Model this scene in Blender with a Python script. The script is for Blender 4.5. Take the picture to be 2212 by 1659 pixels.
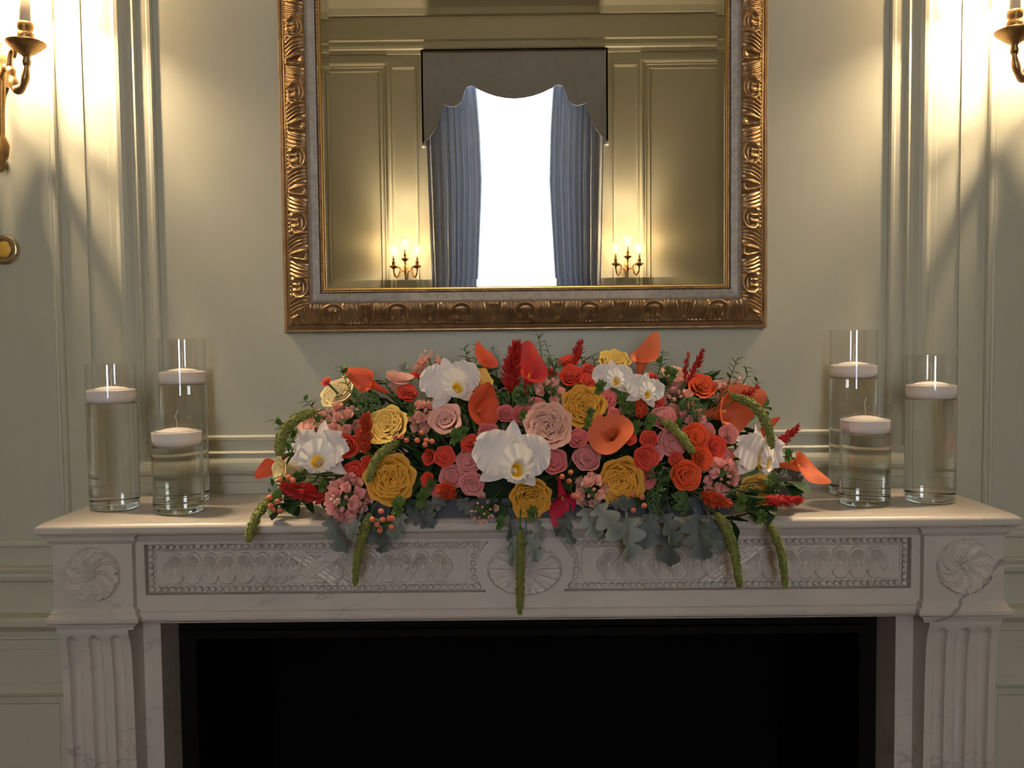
import bpy, math, random
import numpy as np
from mathutils import Vector, Matrix

random.seed(7)
rng = np.random.RandomState(7)
for o in list(bpy.data.objects):
    bpy.data.objects.remove(o)
scene = bpy.context.scene
COL = scene.collection
PI = math.pi

# ------------------------------------------------------------------ camera
S = 1.15                                    # height of the mantel shelf
FPX, IW, IH = 1853.0, 2212.0, 1659.0
PITCH, YAW, ROLL = .049, .004, .0106
CAM = np.array([-.0193, -1.8993, .3318 + S])


def rot(p, y, r):
    cy, sy = math.cos(y), math.sin(y)
    cp, sp = math.cos(p), math.sin(p)
    cr, sr = math.cos(r), math.sin(r)
    rz = np.array([[cy, -sy, 0], [sy, cy, 0], [0, 0, 1]])
    rx = np.array([[1, 0, 0], [0, cp, sp], [0, -sp, cp]])
    ry = np.array([[cr, 0, sr], [0, 1, 0], [-sr, 0, cr]])
    return rz @ rx @ ry


MC = rot(PITCH, YAW, ROLL)                  # columns: right, forward, up
cam_data = bpy.data.cameras.new('camera')
cam_data.sensor_width = 36
cam_data.lens = FPX / IW * 36
cam_data.clip_start = .01
cam = bpy.data.objects.new('camera', cam_data)
COL.objects.link(cam)
m4 = Matrix.Identity(4)
for i in range(3):
    m4[i][0] = MC[i][0]; m4[i][1] = MC[i][2]; m4[i][2] = -MC[i][1]; m4[i][3] = CAM[i]
cam.matrix_world = m4
scene.camera = cam

# ------------------------------------------------------------------ light
scene.view_settings.view_transform = 'Standard'
scene.view_settings.look = 'None'
scene.view_settings.gamma = 1
scene.view_settings.use_curve_mapping = False
scene.view_settings.exposure = 0.0
SKY = 13.0
BULB = 5600.0
world = bpy.data.worlds.new('overcast sky')
scene.world = world
world.use_nodes = True
bg = world.node_tree.nodes['Background']
bg.inputs[0].default_value = (.86, .92, 1.0, 1)
bg.inputs[1].default_value = SKY
cy_ = scene.cycles
cy_.use_denoising = True
cy_.sample_clamp_indirect = 14.0
cy_.caustics_reflective = False
cy_.caustics_refractive = True
cy_.blur_glossy = .4
cy_.max_bounces = 12
cy_.diffuse_bounces = 5
cy_.transparent_max_bounces = 24
cy_.transmission_bounces = 12

LY = -5.75                                  # wall across the room
WIN = [(0.0, .60)]                           # the one window the mirror shows: centre and half width
WZ0, WZ1 = 1.0, 3.80
for wx, hw in WIN:                          # sky portal in the window opening behind the viewer
    ld = bpy.data.lights.new('window_front_offscreen', 'AREA')
    ld.shape = 'RECTANGLE'; ld.size = 2 * hw; ld.size_y = WZ1 - WZ0
    ld.cycles.is_portal = True
    lo = bpy.data.objects.new('window_front_offscreen', ld)
    lo.location = (wx, LY - .19, (WZ0 + WZ1) / 2)
    lo.rotation_euler = (PI / 2, 0, 0)
    COL.objects.link(lo)
    lo.rotation_euler = (-PI / 2, 0, 0)     # faces into the room (+y)


# ------------------------------------------------------------------ materials
MATS = {}


def mat(name, col, rough=.5, metal=0., spec=.5, bump=0., bscale=200., var=0., vscale=8., col2=None):
    m = bpy.data.materials.new(name); m.use_nodes = True
    nt = m.node_tree; b = nt.nodes['Principled BSDF']
    b.inputs['Base Color'].default_value = (*col, 1)
    b.inputs['Roughness'].default_value = rough
    b.inputs['Metallic'].default_value = metal
    b.inputs['Specular IOR Level'].default_value = spec
    tc = nt.nodes.new('ShaderNodeNewGeometry')
    if col2 is not None:
        n = nt.nodes.new('ShaderNodeTexNoise'); n.inputs['Scale'].default_value = vscale
        n.inputs['Detail'].default_value = 5
        nt.links.new(tc.outputs['Position'], n.inputs['Vector'])
        r = nt.nodes.new('ShaderNodeValToRGB')
        r.color_ramp.elements[0].position = .35; r.color_ramp.elements[1].position = .65
        r.color_ramp.elements[0].color = (*col, 1); r.color_ramp.elements[1].color = (*col2, 1)
        nt.links.new(n.outputs['Fac'], r.inputs['Fac'])
        nt.links.new(r.outputs['Color'], b.inputs['Base Color'])
    if bump:
        n = nt.nodes.new('ShaderNodeTexNoise'); n.inputs['Scale'].default_value = bscale
        nt.links.new(tc.outputs['Position'], n.inputs['Vector'])
        bp = nt.nodes.new('ShaderNodeBump'); bp.inputs['Strength'].default_value = bump
        bp.inputs['Distance'].default_value = .002
        nt.links.new(n.outputs['Fac'], bp.inputs['Height'])
        nt.links.new(bp.outputs['Normal'], b.inputs['Normal'])
    MATS[name] = m
    return m


def petal_mat(name, base, tip, rough=.55, p0=.25, p1=.85, var=.12, trans=.18):
    """colour runs from the petal's base to its rim (attribute t), each petal a touch lighter or darker"""
    m = bpy.data.materials.new(name); m.use_nodes = True
    nt = m.node_tree; b = nt.nodes['Principled BSDF']
    a = nt.nodes.new('ShaderNodeAttribute'); a.attribute_name = 't'
    r = nt.nodes.new('ShaderNodeValToRGB')
    r.color_ramp.elements[0].position = p0; r.color_ramp.elements[1].position = p1
    r.color_ramp.elements[0].color = (*base, 1); r.color_ramp.elements[1].color = (*tip, 1)
    nt.links.new(a.outputs['Fac'], r.inputs['Fac'])
    oi = nt.nodes.new('ShaderNodeObjectInfo')
    mr = nt.nodes.new('ShaderNodeMapRange')
    mr.inputs['To Min'].default_value = 1 - var; mr.inputs['To Max'].default_value = 1 + var * .6
    nt.links.new(oi.outputs['Random'], mr.inputs['Value'])
    hs = nt.nodes.new('ShaderNodeHueSaturation')
    nt.links.new(mr.outputs['Result'], hs.inputs['Value'])
    nt.links.new(r.outputs['Color'], hs.inputs['Color'])
    nt.links.new(hs.outputs['Color'], b.inputs['Base Color'])
    b.inputs['Roughness'].default_value = rough
    b.inputs['Specular IOR Level'].default_value = .3
    tr = nt.nodes.new('ShaderNodeBsdfTranslucent')
    nt.links.new(hs.outputs['Color'], tr.inputs['Color'])
    mx = nt.nodes.new('ShaderNodeMixShader'); mx.inputs[0].default_value = trans
    out = nt.nodes['Material Output']
    nt.links.new(b.outputs[0], mx.inputs[1]); nt.links.new(tr.outputs[0], mx.inputs[2])
    nt.links.new(mx.outputs[0], out.inputs['Surface'])
    g = nt.nodes.new('ShaderNodeNewGeometry')
    n = nt.nodes.new('ShaderNodeTexNoise'); n.inputs['Scale'].default_value = 350
    nt.links.new(g.outputs['Position'], n.inputs['Vector'])
    bp = nt.nodes.new('ShaderNodeBump'); bp.inputs['Strength'].default_value = .15
    bp.inputs['Distance'].default_value = .001
    nt.links.new(n.outputs['Fac'], bp.inputs['Height']); nt.links.new(bp.outputs['Normal'], b.inputs['Normal'])
    MATS[name] = m
    return m


def marble_mat(name, crack=False):
    m = bpy.data.materials.new(name); m.use_nodes = True
    nt = m.node_tree; b = nt.nodes['Principled BSDF']; L = nt.links
    g = nt.nodes.new('ShaderNodeNewGeometry')

    def noise(scale, detail, dist=0., stretch=(1, 1, 1)):
        mp = nt.nodes.new('ShaderNodeMapping'); mp.inputs['Scale'].default_value = stretch
        mp.inputs['Rotation'].default_value = (0, .5, 0)
        L.new(g.outputs['Position'], mp.inputs['Vector'])
        n = nt.nodes.new('ShaderNodeTexNoise'); n.inputs['Scale'].default_value = scale
        n.inputs['Detail'].default_value = detail; n.inputs['Distortion'].default_value = dist
        L.new(mp.outputs['Vector'], n.inputs['Vector'])
        return n.outputs['Fac']

    def math_(op, a, bb):
        n = nt.nodes.new('ShaderNodeMath'); n.operation = op
        for i, v in enumerate((a, bb)):
            if isinstance(v, (int, float)): n.inputs[i].default_value = v
            else: L.new(v, n.inputs[i])
        return n.outputs[0]

    def ramp(f, p0, c0, p1, c1):
        r = nt.nodes.new('ShaderNodeValToRGB')
        r.color_ramp.elements[0].position = p0; r.color_ramp.elements[1].position = p1
        r.color_ramp.elements[0].color = (*c0, 1); r.color_ramp.elements[1].color = (*c1, 1)
        L.new(f, r.inputs['Fac']); return r.outputs['Color']

    def mix(f, a, c):
        n = nt.nodes.new('ShaderNodeMix'); n.data_type = 'RGBA'
        L.new(f, n.inputs[0])
        for i, v in ((6, a), (7, c)):
            if isinstance(v, tuple): n.inputs[i].default_value = (*v, 1)
            else: L.new(v, n.inputs[i])
        return n.outputs[2]
    cloud = ramp(noise(5, 4, .6), .3, (.50, .455, .425), .7, (.60, .545, .50))
    v1 = math_('ABSOLUTE', math_('SUBTRACT', noise(3.0, 8, .5, (1, 1, 2.6)), .5), 0)
    vein = ramp(v1, .0, (1, 1, 1), .011, (0, 0, 0))
    mask = ramp(noise(3, 2), .48, (0, 0, 0), .62, (1, 1, 1))
    vm = math_('MULTIPLY', vein, mask)
    c = mix(math_('MULTIPLY', vm, .6), cloud, (.25, .23, .23))
    spots = ramp(noise(60, 3), .70, (0, 0, 0), .78, (1, 1, 1))
    c = mix(math_('MULTIPLY', spots, .35), c, (.3, .26, .22))
    if crack:                                # the dark vein that runs across the right-hand block
        sx = nt.nodes.new('ShaderNodeSeparateXYZ'); L.new(g.outputs['Position'], sx.inputs[0])
        d = math_('SUBTRACT', math_('SUBTRACT', sx.outputs['Z'], 1.018),
                  math_('MULTIPLY', math_('SUBTRACT', sx.outputs['X'], .872), .95))
        d = math_('ADD', d, math_('MULTIPLY', math_('SUBTRACT', noise(22, 4), .5), .05))
        cr = ramp(math_('ABSOLUTE', d, 0), .0025, (1, 1, 1), .006, (0, 0, 0))
        c = mix(math_('MULTIPLY', cr, .7), c, (.13, .12, .13))
    L.new(c, b.inputs['Base Color'])
    b.inputs['Roughness'].default_value = .3
    b.inputs['Specular IOR Level'].default_value = .45
    bp = nt.nodes.new('ShaderNodeBump'); bp.inputs['Strength'].default_value = .12
    bp.inputs['Distance'].default_value = .002
    L.new(noise(90, 4), bp.inputs['Height']); L.new(bp.outputs['Normal'], b.inputs['Normal'])
    MATS[name] = m


def wall_mat(name, col, col2):
    m = bpy.data.materials.new(name); m.use_nodes = True
    nt = m.node_tree; b = nt.nodes['Principled BSDF']; L = nt.links
    g = nt.nodes.new('ShaderNodeNewGeometry')
    mp = nt.nodes.new('ShaderNodeMapping'); mp.inputs['Scale'].default_value = (1, 1, .12)
    L.new(g.outputs['Position'], mp.inputs['Vector'])
    n = nt.nodes.new('ShaderNodeTexNoise'); n.inputs['Scale'].default_value = 60; n.inputs['Detail'].default_value = 4
    L.new(mp.outputs['Vector'], n.inputs['Vector'])
    r = nt.nodes.new('ShaderNodeValToRGB')
    r.color_ramp.elements[0].position = .3; r.color_ramp.elements[1].position = .7
    r.color_ramp.elements[0].color = (*col, 1); r.color_ramp.elements[1].color = (*col2, 1)
    L.new(n.outputs['Fac'], r.inputs['Fac']); L.new(r.outputs['Color'], b.inputs['Base Color'])
    b.inputs['Roughness'].default_value = .42
    bp = nt.nodes.new('ShaderNodeBump'); bp.inputs['Strength'].default_value = .08
    bp.inputs['Distance'].default_value = .001
    L.new(n.outputs['Fac'], bp.inputs['Height']); L.new(bp.outputs['Normal'], b.inputs['Normal'])
    MATS[name] = m


def glass_thin(name, tint=(1, 1, 1), k=1.0):
    m = bpy.data.materials.new(name); m.use_nodes = True
    nt = m.node_tree; nt.nodes.remove(nt.nodes['Principled BSDF']); L = nt.links
    t = nt.nodes.new('ShaderNodeBsdfTransparent'); t.inputs[0].default_value = (*tint, 1)
    g = nt.nodes.new('ShaderNodeBsdfGlossy'); g.inputs['Roughness'].default_value = .0
    lw = nt.nodes.new('ShaderNodeLayerWeight'); lw.inputs['Blend'].default_value = .5
    pw = nt.nodes.new('ShaderNodeMath'); pw.operation = 'POWER'; pw.inputs[1].default_value = 5
    L.new(lw.outputs['Facing'], pw.inputs[0])
    mm = nt.nodes.new('ShaderNodeMath'); mm.operation = 'MULTIPLY_ADD'
    mm.inputs[1].default_value = .5 * k; mm.inputs[2].default_value = .04 * k
    L.new(pw.outputs[0], mm.inputs[0])
    mx = nt.nodes.new('ShaderNodeMixShader')
    L.new(mm.outputs[0], mx.inputs[0]); L.new(t.outputs[0], mx.inputs[1]); L.new(g.outputs[0], mx.inputs[2])
    L.new(mx.outputs[0], nt.nodes['Material Output'].inputs['Surface'])
    MATS[name] = m


def glass_solid(name, ior, col=(1, 1, 1)):
    m = bpy.data.materials.new(name); m.use_nodes = True
    nt = m.node_tree; nt.nodes.remove(nt.nodes['Principled BSDF'])
    g = nt.nodes.new('ShaderNodeBsdfGlass'); g.inputs['Roughness'].default_value = 0
    g.inputs['IOR'].default_value = ior; g.inputs['Color'].default_value = (*col, 1)
    nt.links.new(g.outputs[0], nt.nodes['Material Output'].inputs['Surface'])
    MATS[name] = m


def emit(name, col, k):
    m = bpy.data.materials.new(name); m.use_nodes = True
    nt = m.node_tree; nt.nodes.remove(nt.nodes['Principled BSDF'])
    e = nt.nodes.new('ShaderNodeEmission'); e.inputs[0].default_value = (*col, 1); e.inputs[1].default_value = k
    nt.links.new(e.outputs[0], nt.nodes['Material Output'].inputs['Surface'])
    MATS[name] = m


wall_mat('sage paint', (.475, .475, .385), (.488, .488, .395))
wall_mat('ceiling paint', (.62, .58, .47), (.65, .61, .50))
marble_mat('marble'); marble_mat('cracked marble', True)
mat('dark wood', (.05, .028, .016), .4, col2=(.09, .05, .03), vscale=6)
mat('cast iron', (.004, .004, .004), .75, spec=.1, bump=.3, bscale=120)
mat('soot', (.0025, .0025, .0025), .95, spec=.05)
mat('antique gilt', (.30, .185, .10), .34, .7, bump=.25, bscale=260, col2=(.42, .28, .15), vscale=35)
mat('bright gilt', (.62, .38, .10), .28, .9)
mat('silvered liner', (.33, .30, .275), .5, .25, bump=.2, bscale=300, col2=(.43, .40, .37), vscale=90)
mat('aged brass', (.30, .18, .075), .38, .85, bump=.2, bscale=180, col2=(.42, .27, .12), vscale=60)
mat('polished brass', (.62, .50, .30), .22, .9)
mat('amber button', (.85, .50, .06), .35)
mat('blue grey drape', (.34, .37, .45), .75, spec=.25, bump=.3, bscale=400, col2=(.38, .41, .49), vscale=14)
mat('pelmet cloth', (.36, .39, .48), .8, spec=.2, bump=.3, bscale=400, col2=(.39, .42, .51), vscale=14)
mat('pelmet trim', (.10, .07, .06), .8)
mat('white finial', (.75, .73, .70), .4)
mat('window paint', (.75, .74, .68), .4)
mat('candle wax', (.86, .80, .78), .5, spec=.3)
mat('candle sleeve', (.86, .80, .66), .5)
mat('wick', (.80, .74, .66), .8)
mat('tray', (.045, .055, .075), .5)
mat('floral foam', (.012, .03, .014), .95, bump=.6, bscale=150)
glass_thin('clear glass', k=1.5); glass_thin('window glass', k=.6)
glass_solid('water', 1.33, (.985, .99, .98)); glass_solid('thick glass', 1.45, (.95, .97, .95))
emit('warm bulb', (1.0, .74, .45), BULB)
m = bpy.data.materials.new('shade cloth'); m.use_nodes = True
n_ = m.node_tree; b_ = n_.nodes['Principled BSDF']; b_.inputs['Base Color'].default_value = (.82, .74, .60, 1); b_.inputs['Roughness'].default_value = .9
t_ = n_.nodes.new('ShaderNodeBsdfTranslucent'); t_.inputs[0].default_value = (.93, .82, .62, 1)
x_ = n_.nodes.new('ShaderNodeMixShader'); x_.inputs[0].default_value = .13
n_.links.new(b_.outputs[0], x_.inputs[1]); n_.links.new(t_.outputs[0], x_.inputs[2]); w_ = n_.nodes.new('ShaderNodeBsdfTransparent'); w_.inputs[0].default_value = (1, .92, .78, 1)   # light through the open weave
y_ = n_.nodes.new('ShaderNodeMixShader'); y_.inputs[0].default_value = .10
n_.links.new(x_.outputs[0], y_.inputs[1]); n_.links.new(w_.outputs[0], y_.inputs[2]); n_.links.new(y_.outputs[0], n_.nodes['Material Output'].inputs['Surface'])
MATS['shade cloth'] = m
m = bpy.data.materials.new('mirror silver'); m.use_nodes = True
nt_ = m.node_tree; nt_.nodes.remove(nt_.nodes['Principled BSDF'])
gl = nt_.nodes.new('ShaderNodeBsdfGlossy'); gl.inputs['Roughness'].default_value = 0
gl.inputs['Color'].default_value = (.84, .82, .76, 1)
nt_.links.new(gl.outputs[0], nt_.nodes['Material Output'].inputs['Surface'])
MATS['mirror silver'] = m
for nm in ('blue grey drape',):
    n_ = MATS[nm].node_tree; b_ = n_.nodes['Principled BSDF']
    t_ = n_.nodes.new('ShaderNodeBsdfTranslucent'); t_.inputs[0].default_value = (.38, .43, .53, 1)
    x_ = n_.nodes.new('ShaderNodeMixShader'); x_.inputs[0].default_value = .035
    n_.links.new(b_.outputs[0], x_.inputs[1]); n_.links.new(t_.outputs[0], x_.inputs[2]); n_.links.new(x_.outputs[0], n_.nodes['Material Output'].inputs['Surface'])

petal_mat('coral', (0.76, 0.06, 0.035), (0.84, 0.085, 0.05), p0=.1, p1=.9)
petal_mat('orange red', (0.82, 0.085, 0.022), (0.88, 0.115, 0.03), p0=.1, p1=.9)
petal_mat('pink', (0.76, 0.24, 0.25), (0.82, 0.31, 0.31), p0=.1, p1=.9)
petal_mat('rose pink', (0.74, 0.15, 0.17), (0.8, 0.2, 0.21), p0=.1, p1=.9)
petal_mat('blush', (0.88, 0.45, 0.37), (0.9, 0.52, 0.45), p0=.1, p1=.9)
petal_mat('peach', (0.91, 0.46, 0.34), (0.92, 0.55, 0.44), p0=.1, p1=.9)
petal_mat('gold', (0.84, 0.4, 0.04), (0.88, 0.46, 0.06), p0=.1, p1=.9)
petal_mat('lemon', (0.91, 0.58, 0.12), (0.93, 0.66, 0.17), p0=.1, p1=.9)
petal_mat('cream yellow', (0.91, 0.73, 0.36), (0.92, 0.79, 0.44), p0=.1, p1=.9)
petal_mat('orchid white', (.84, .80, .74), (.90, .865, .875), p0=.0, p1=.4, var=.04, trans=.25)
petal_mat('orchid lip', (.86, .55, .02), (.92, .89, .86), p0=.42, p1=.62, var=.03)
petal_mat('calla coral', (0.78, 0.115, 0.05), (0.84, 0.13, 0.06), p0=0, p1=1)
petal_mat('calla orange', (0.76, 0.165, 0.06), (0.82, 0.19, 0.085), p0=0, p1=1)
petal_mat('calla red', (0.68, 0.05, 0.05), (0.74, 0.06, 0.055), p0=0, p1=1)
petal_mat('calla magenta', (0.6, 0.025, 0.07), (0.66, 0.03, 0.08), p0=0, p1=1)
petal_mat('stock peach', (0.84, 0.46, 0.37), (0.88, 0.52, 0.44), p0=0, p1=1)
petal_mat('stock pink', (0.82, 0.42, 0.39), (0.86, 0.47, 0.45), p0=0, p1=1)
petal_mat('celosia red', (0.52, 0.028, 0.025), (0.6, 0.035, 0.03), p0=0, p1=1)
petal_mat('celosia orange', (0.7, 0.085, 0.035), (0.8, 0.13, 0.05), p0=0, p1=1)
petal_mat('tassel green', (0.22, 0.25, 0.065), (0.3, 0.33, 0.09), p0=0, p1=1)
petal_mat('bud green', (0.12, 0.22, 0.085), (0.19, 0.33, 0.13), p0=0, p1=1)
petal_mat('leaf green', (0.07, 0.16, 0.04), (0.1, 0.21, 0.05), p0=0, p1=1)
petal_mat('bract green', (0.085, 0.165, 0.035), (0.115, 0.205, 0.045), p0=0, p1=1)
petal_mat('dark leaf', (0.034, 0.08, 0.03), (0.045, 0.1, 0.036), p0=0, p1=1)
petal_mat('dusty leaf', (.14, .165, .155), (.19, .22, .205), p0=.2, p1=1, var=.3)
petal_mat('pale dusty leaf', (.24, .28, .25), (.38, .42, .38), p0=.2, p1=1, var=.15)
petal_mat('stem green', (.08, .15, .05), (.11, .19, .06))
petal_mat('berry', (.78, .33, .17), (.84, .24, .15), p0=.2, p1=.9)
petal_mat('spadix', (.80, .40, .05), (.85, .50, .10))


# ------------------------------------------------------------------ mesh helpers
def mesh(name, v, f, smooth=True, t=None, mats=None, fm=None):
    me = bpy.data.meshes.new(name)
    v = np.asarray(v, float)
    me.from_pydata(v.tolist(), [], [list(map(int, q)) for q in f])
    if smooth:
        me.polygons.foreach_set('use_smooth', [True] * len(me.polygons))
    if t is not None:
        a = me.attributes.new('t', 'FLOAT', 'POINT')
        a.data.foreach_set('value', np.asarray(t, float))
    me.update()
    return me


def ob(name, me, material=None, parent=None, loc=None, rotm=None, scale=None):
    o = bpy.data.objects.new(name, me); COL.objects.link(o)
    if material is not None:
        if not me.materials:
            me.materials.append(MATS[material])
        o.material_slots[0].link = 'OBJECT'; o.material_slots[0].material = MATS[material]
    if parent is not None: o.parent = parent
    if loc is not None: o.location = tuple(loc)
    if rotm is not None: o.rotation_mode = 'QUATERNION'; o.rotation_quaternion = rotm
    if scale is not None: o.scale = (scale,) * 3 if isinstance(scale, (int, float)) else scale
    return o


# how far (mm) each bloom is eased from its first place so that neighbours touch without passing through each other
EASE = {}
for _k, _rows in (
        ('amaranthus_tassel', ((0, 1, -13, -1), (1, 0, -7, 0), (2, -1, -15, -2), (3, 0, -13, -1), (4, 1, -15, 2), (6, -4, -5, 1), (7, -16, -63, 11), (8, 13, -51, 11),)),
        ('bupleurum_flower', ((0, -1, -8, 2), (1, -1, -6, 0), (2, 1, 4, 0), (3, -1, -1, 1), (7, 0, -12, 3), (8, -1, -15, 4), (9, 0, -12, -1), (10, -1, -4, 3), (11, -11, -43, 9), (12, 0, -9, 2), (13, 4, -9, 1), (14, 1, 2, 0), (15, -5, -9, 0), (16, -2, 2, -1), (17, 1, -4, 2), (18, 1, -27, 4), (20, -4, -14, 4), (22, 0, -1, 0), (24, -1, -15, 2), (27, -4, -31, 3), (28, 0, -12, 3), (30, 0, 3, 0),)),
        ('calla_lily', ((0, 0, -6, 3), (1, 0, -1, 1), (2, -2, 7, -2), (3, 0, -7, 2), (4, -2, 15, 4), (5, 0, -20, -6), (6, -9, -3, 3), (7, 1, 2, -2), (9, -14, 26, 1), (10, -4, 15, -2),)),
        ('cattleya_orchid', ((0, 0, -13, 5), (1, 4, -17, 6), (2, -3, -14, 6), (3, 1, -2, 1), (4, 1, -11, 6), (5, 0, -19, 5),)),
        ('celosia_plume', ((0, 0, -33, 6), (1, 11, -24, 11), (2, 1, -17, 4), (3, -5, -24, 7), (4, 2, -12, 3), (5, 1, 11, -4), (6, -4, -45, 7), (7, -4, -34, 8), (8, -8, -60, 6), (10, -2, -3, 0), (11, -1, -15, 3),)),
        ('dark_foliage_sprig', ((0, 1, 1, -8), (1, -31, 31, 9), (2, -20, 49, 18), (3, 2, 0, 3), (4, -16, 4, -4), (5, -8, 34, -35), (6, 32, 7, 10), (7, -18, 9, 16), (8, 36, 0, -7), (9, -5, 0, 4), (10, 26, 29, -2), (11, -2, 4, 35), (12, 28, 4, -8), (13, -6, -1, 0), (14, -27, 54, 5), (15, -1, 1, 12), (17, 13, 30, 21), (18, 18, 63, 16), (19, 18, 21, -10), (20, -30, 4, 17), (22, -6, -2, -3), (23, 7, 44, 4), (24, -30, 35, 23), (25, 27, 15, 11), (26, -21, 43, 24), (27, 7, 3, -15), (28, -16, 30, -27), (29, -21, 2, -2), (30, -1, 48, -6), (31, -10, 3, 10), (32, -11, 9, -21), (33, -11, 2, 23), (34, 7, 28, 33), (35, 9, 6, 33), (36, -16, 5, 23), (37, 13, 76, 30), (38, 2, 2, 9), (39, 6, 5, 34), (40, 14, 2, 32), (41, 30, 14, -12), (42, -13, 5, 32), (43, 21, -2, -28), (44, -6, 27, -2), (45, -17, 6, 30), (46, -8, 28, 6), (47, 8, 10, 28), (48, -4, 48, 6), (49, 11, 0, 7), (50, 9, 3, 2), (51, 19, 41, -21), (52, 36, 1, 2), (54, -23, 3, -14), (55, 4, 3, 35), (56, 10, 34, 29), (57, -13, 1, -17), (58, -21, -1, -2), (59, -12, 2, 23), (60, -15, 8, -2), (61, -13, 0, 25), (62, -5, 46, 4), (63, -18, 9, -3), (65, -4, 17, 34), (66, -33, 10, 10), (67, -22, 27, 15), (68, -5, 7, -6), (69, 11, 38, -37), (70, 23, -7, -25), (71, 9, 0, -8), (72, -24, -4, -25), (73, 11, 1, -2), (74, 33, -3, 12), (75, -34, 6, 7), (76, 13, 9, 32), (77, 33, 16, 9), (78, 21, 14, 6), (79, -12, 3, 24), (80, 23, 15, 27), (81, 32, 28, 0), (82, 12, 27, -8), (83, -13, 2, -1), (84, -8, 3, 23), (85, 5, -1, -10), (86, 3, 12, 18), (87, -18, 12, 5), (88, -16, 1, -18), (89, 17, 15, 22), (90, -3, 11, 21), (91, -33, 9, -11), (92, -15, 0, -5), (93, 4, 16, -3), (94, -7, 13, -3), (95, -16, 63, 8), (96, 17, 1, 2), (97, -8, 7, -23), (98, 0, 1, 0), (99, 1, 5, 1), (100, 23, 19, 4), (101, -1, 8, -7), (102, -9, 43, 9), (103, 3, 4, -1), (104, 9, 25, -6), (105, 2, -1, -7), (106, 3, -1, -8), (109, 13, 9, -25), (110, 22, 42, 4), (111, -28, 14, 19), (112, -13, 29, 4), (113, 6, 17, 7), (114, 6, 6, 1), (115, -9, -1, -10), (116, 33, 26, -25), (117, 16, 0, -2),)),
        ('dusty_miller_leaf', ((0, -9, -3, -7), (1, -8, 14, -1), (2, -4, 12, -14), (3, -6, 12, -3), (4, 11, -3, 6), (5, -2, 7, -7), (6, 4, -9, 5), (7, -2, -7, 2), (8, -1, 3, 1), (9, 3, 14, -2), (10, -3, -3, 2), (11, 0, -1, 1), (12, -2, -16, 0), (13, -7, -13, 4), (14, -14, -38, 15), (15, -4, -6, -5), (16, 3, 5, -11), (17, 7, 11, 0), (18, -6, -22, 10), (19, 0, 13, -11), (20, 6, -9, 1), (21, 2, 12, -2), (22, -3, 2, 0), (23, 5, 12, -5), (24, 11, -19, 6), (25, 0, -7, -5), (26, -3, -4, 0), (27, 0, -5, -1), (28, 4, -12, 4), (30, -2, 12, 1), (31, -1, -3, -2), (32, -2, -28, 10),)),
        ('garden_rose', ((0, -4, 5, 6), (1, 2, -15, -3), (3, 3, 4, 1), (4, 5, -10, 3), (5, 1, -7, 0), (6, 3, 9, -4), (7, 1, 12, -4), (8, 4, 24, -11), (9, -7, 13, -8), (10, 1, -6, 5), (11, 4, -5, -5), (13, 8, 29, 5), (14, -6, 20, 5),)),
        ('green_bud_head', ((0, -5, -3, 6), (1, 0, -9, 4), (2, 8, 20, -1), (3, -5, -37, 8), (5, -7, -30, 2), (6, -1, 12, 6),)),
        ('hypericum_sprig', ((0, 7, -15, 1), (1, 5, -35, 16), (2, 0, -21, 6), (3, 9, -69, 15), (4, -8, -27, 5), (5, 1, -21, 3), (6, -1, -19, -4),)),
        ('leaf_sprig', ((0, 0, -27, 7), (1, -1, 0, 2), (2, 3, -7, 0), (5, -1, 3, 0), (6, -4, -20, 4), (7, 1, 4, 1), (8, -12, -17, 8), (9, -10, -49, 13), (10, -2, -3, 2), (11, 2, 4, -1), (13, -8, 14, 2), (14, -2, -19, 4), (15, 0, -10, 6), (17, 5, -41, 4),)),
        ('spray_rose', ((1, -2, -7, 0), (3, 0, 13, -1), (4, 2, -6, 1), (5, 0, -2, -1), (6, 2, -7, 3), (7, -3, -11, 1), (8, -1, 12, -3), (9, 7, 4, 0), (10, 2, 11, 0), (11, 1, -2, 0), (12, -5, -22, 6), (13, -2, -8, 8), (14, -12, -22, 3), (16, 5, 24, -1), (17, -1, 9, 3), (18, 0, 1, -1), (19, -3, -19, -4), (20, -2, 5, -2), (21, -6, 15, -4), (22, 4, -5, 5), (23, -6, -36, -2), (24, -8, -32, -2), (25, -9, -25, 10), (26, 0, 6, -1), (27, 0, 3, 1), (28, 1, -4, 0), (29, 5, -3, -3), (30, -1, -2, -1), (31, -5, -13, -4), (33, -5, -17, -3), (34, -1, 11, 5), (35, 0, 4, 0), (36, -6, -3, 5), (37, 3, -16, -2), (38, 0, 6, 1), (39, 0, -27, 0), (40, 5, 17, 0), (41, 5, 4, -6), (42, -5, -16, -4), (43, -2, -8, -2), (44, 0, 2, 0), (45, 5, -12, 2),)),
        ('stock_spike', ((0, 1, -23, -5), (1, 7, 8, 0), (2, 6, -16, 4), (3, 4, 11, 4), (4, 2, 15, 7), (5, 6, -11, 0), (6, 3, -21, -2), (7, 0, -37, 2), (8, -1, -4, -1), (9, 1, -14, -4), (10, -11, -28, 10),)),
        ):
    for _i, _x, _y, _z in _rows:
        EASE[_k + ('.%03d' % _i if _i else '')] = (_x, _y, _z)


def empty(name, label, cat, loc=(0, 0, 0), group=None, quat=None):
    o = bpy.data.objects.new(name, None); COL.objects.link(o)
    o.empty_display_size = .02
    o.location = tuple(np.array(loc, float) + np.array(EASE.get(o.name, (0, 0, 0))) / 1000.0)
    if quat is not None: o.rotation_mode = 'QUATERNION'; o.rotation_quaternion = quat
    tag(o, label, cat, group)
    return o


def tag(o, label, cat, group=None):
    o['label'] = label; o['category'] = cat
    if group: o['group'] = group
    return o


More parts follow.
